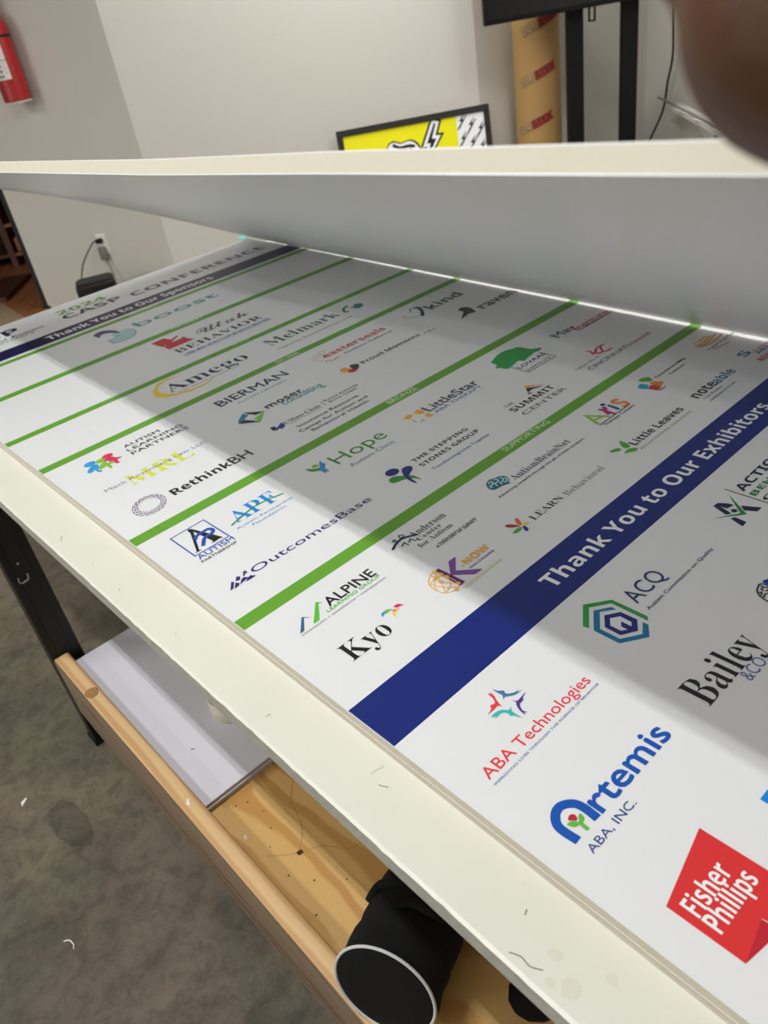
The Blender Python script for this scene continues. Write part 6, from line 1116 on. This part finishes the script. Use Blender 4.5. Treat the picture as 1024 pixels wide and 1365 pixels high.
bm = NB(); rbox(bm, -2.78, 6.35, .0125, .56, .66, .03, -.0, .004, 1); tag(obj('dark_crate', bm, dk), 'flat dark panel on the wood floor beyond the doorway', 'panel')
# ================================================================== hand holding the lifted edge
skin = mat('skin_brown', rgb(82, 52, 34), .5, var=(30, .06), bump=(120, .15))
skin.node_tree.nodes['Principled BSDF'].inputs['Subsurface Weight'].default_value = .08; skin.node_tree.nodes['Principled BSDF'].inputs['Subsurface Radius'].default_value = (.01, .004, .002)
def capsules(name, N, E, parent, m, voxel=.0028):
    """one continuous body grown from tapered capsules, fused by a voxel remesh"""
    bm = NB()
    for p, r in N: bmesh.ops.create_icosphere(bm, subdivisions=3, radius=r, matrix=Matrix.Translation(p))
    for a, c in E:
        pa, ra = Vector(N[a][0]), N[a][1]; pc, rc = Vector(N[c][0]), N[c][1]; n = max(2, int((pc - pa).length / .012) + 1)
        tube(bm, [pa.lerp(pc, k / n) for k in range(n + 1)], [ra + (rc - ra) * k / n for k in range(n + 1)], 20)
    me = bpy.data.meshes.new(name); bm.to_mesh(me); bm.free(); o = bpy.data.objects.new(name, me); COL.objects.link(o)
    rm = o.modifiers.new('Remesh', 'REMESH'); rm.mode = 'VOXEL'; rm.voxel_size = voxel
    sm = o.modifiers.new('Smooth', 'SMOOTH'); sm.factor = .5; sm.iterations = 5
    dg = bpy.context.evaluated_depsgraph_get(); dg.update()
    me2 = bpy.data.meshes.new_from_object(o.evaluated_get(dg)); o.modifiers.clear(); o.data = me2; bpy.data.meshes.remove(me)
    me2.materials.clear(); me2.materials.append(m)
    for p in me2.polygons: p.use_smooth = True
    o.parent = parent; o.matrix_parent_inverse = wm(parent).inverted()
    return o
person = empty('person', (-.10, -1.75, 1.2), label='person at the right, only a bare brown hand in view, gripping the lifted board', cat='person')
N = [((-.100, -1.3425, 1.4665), .0362), ((-.078, -1.385, 1.478), .034), ((-.055, -1.445, 1.492), .029), ((-.050, -1.52, 1.50), .030), ((-.06, -1.72, 1.50), .040), ((-.10, -1.95, 1.47), .046),
     ((-.066, -1.340, 1.456), .026), ((-.058, -1.385, 1.460), .026)]
E = [(0, 1), (1, 2), (2, 3), (3, 4), (4, 5), (0, 6), (1, 7), (6, 7)]
def chain(start, pts):
    k = start
    for p in pts: N.append(p); E.append((k, len(N) - 1)); k = len(N) - 1
chain(6, [((-.030, -1.335, 1.446), .0115), ((.000, -1.325, 1.432), .0095), ((.006, -1.322, 1.402), .0088), ((.022, -1.322, 1.3835), .0078), ((.040, -1.322, 1.3770), .0070)])
chain(6, [((-.028, -1.362, 1.450), .0115), ((.000, -1.352, 1.436), .0097), ((.005, -1.348, 1.404), .0090), ((.022, -1.348, 1.3840), .0080), ((.044, -1.348, 1.3775), .0070)])
chain(7, [((-.026, -1.388, 1.452), .011), ((.000, -1.380, 1.438), .0094), ((.004, -1.374, 1.406), .0087), ((.020, -1.374, 1.3850), .0077), ((.040, -1.374, 1.3785), .0068)])
chain(7, [((-.026, -1.412, 1.450), .0102), ((-.002, -1.405, 1.436), .0086), ((.003, -1.398, 1.410), .0079), ((.016, -1.398, 1.3870), .0070), ((.032, -1.398, 1.3815), .0062)])
chain(0, [((-.102, -1.314, 1.484), .0200), ((-.070, -1.298, 1.492), .0150), ((-.034, -1.302, 1.470), .0120), ((-.006, -1.308, 1.444), .0108), ((.024, -1.312, 1.4240), .0092)])
hand = capsules('hand', N, E, person, skin)
nail = mat('nail', rgb(186, 140, 120), .35)
bm = NB(); lathe(bm, [(0, .0018), (.004, .0014), (.006, 0)], 12); bm.transform(Matrix.Translation((.024, -1.312, 1.4318)) @ Matrix.Rotation(.5, 4, 'Y') @ Matrix.Diagonal((1.2, 1, 1, 1))); obj('thumb_nail', bm, nail, person)
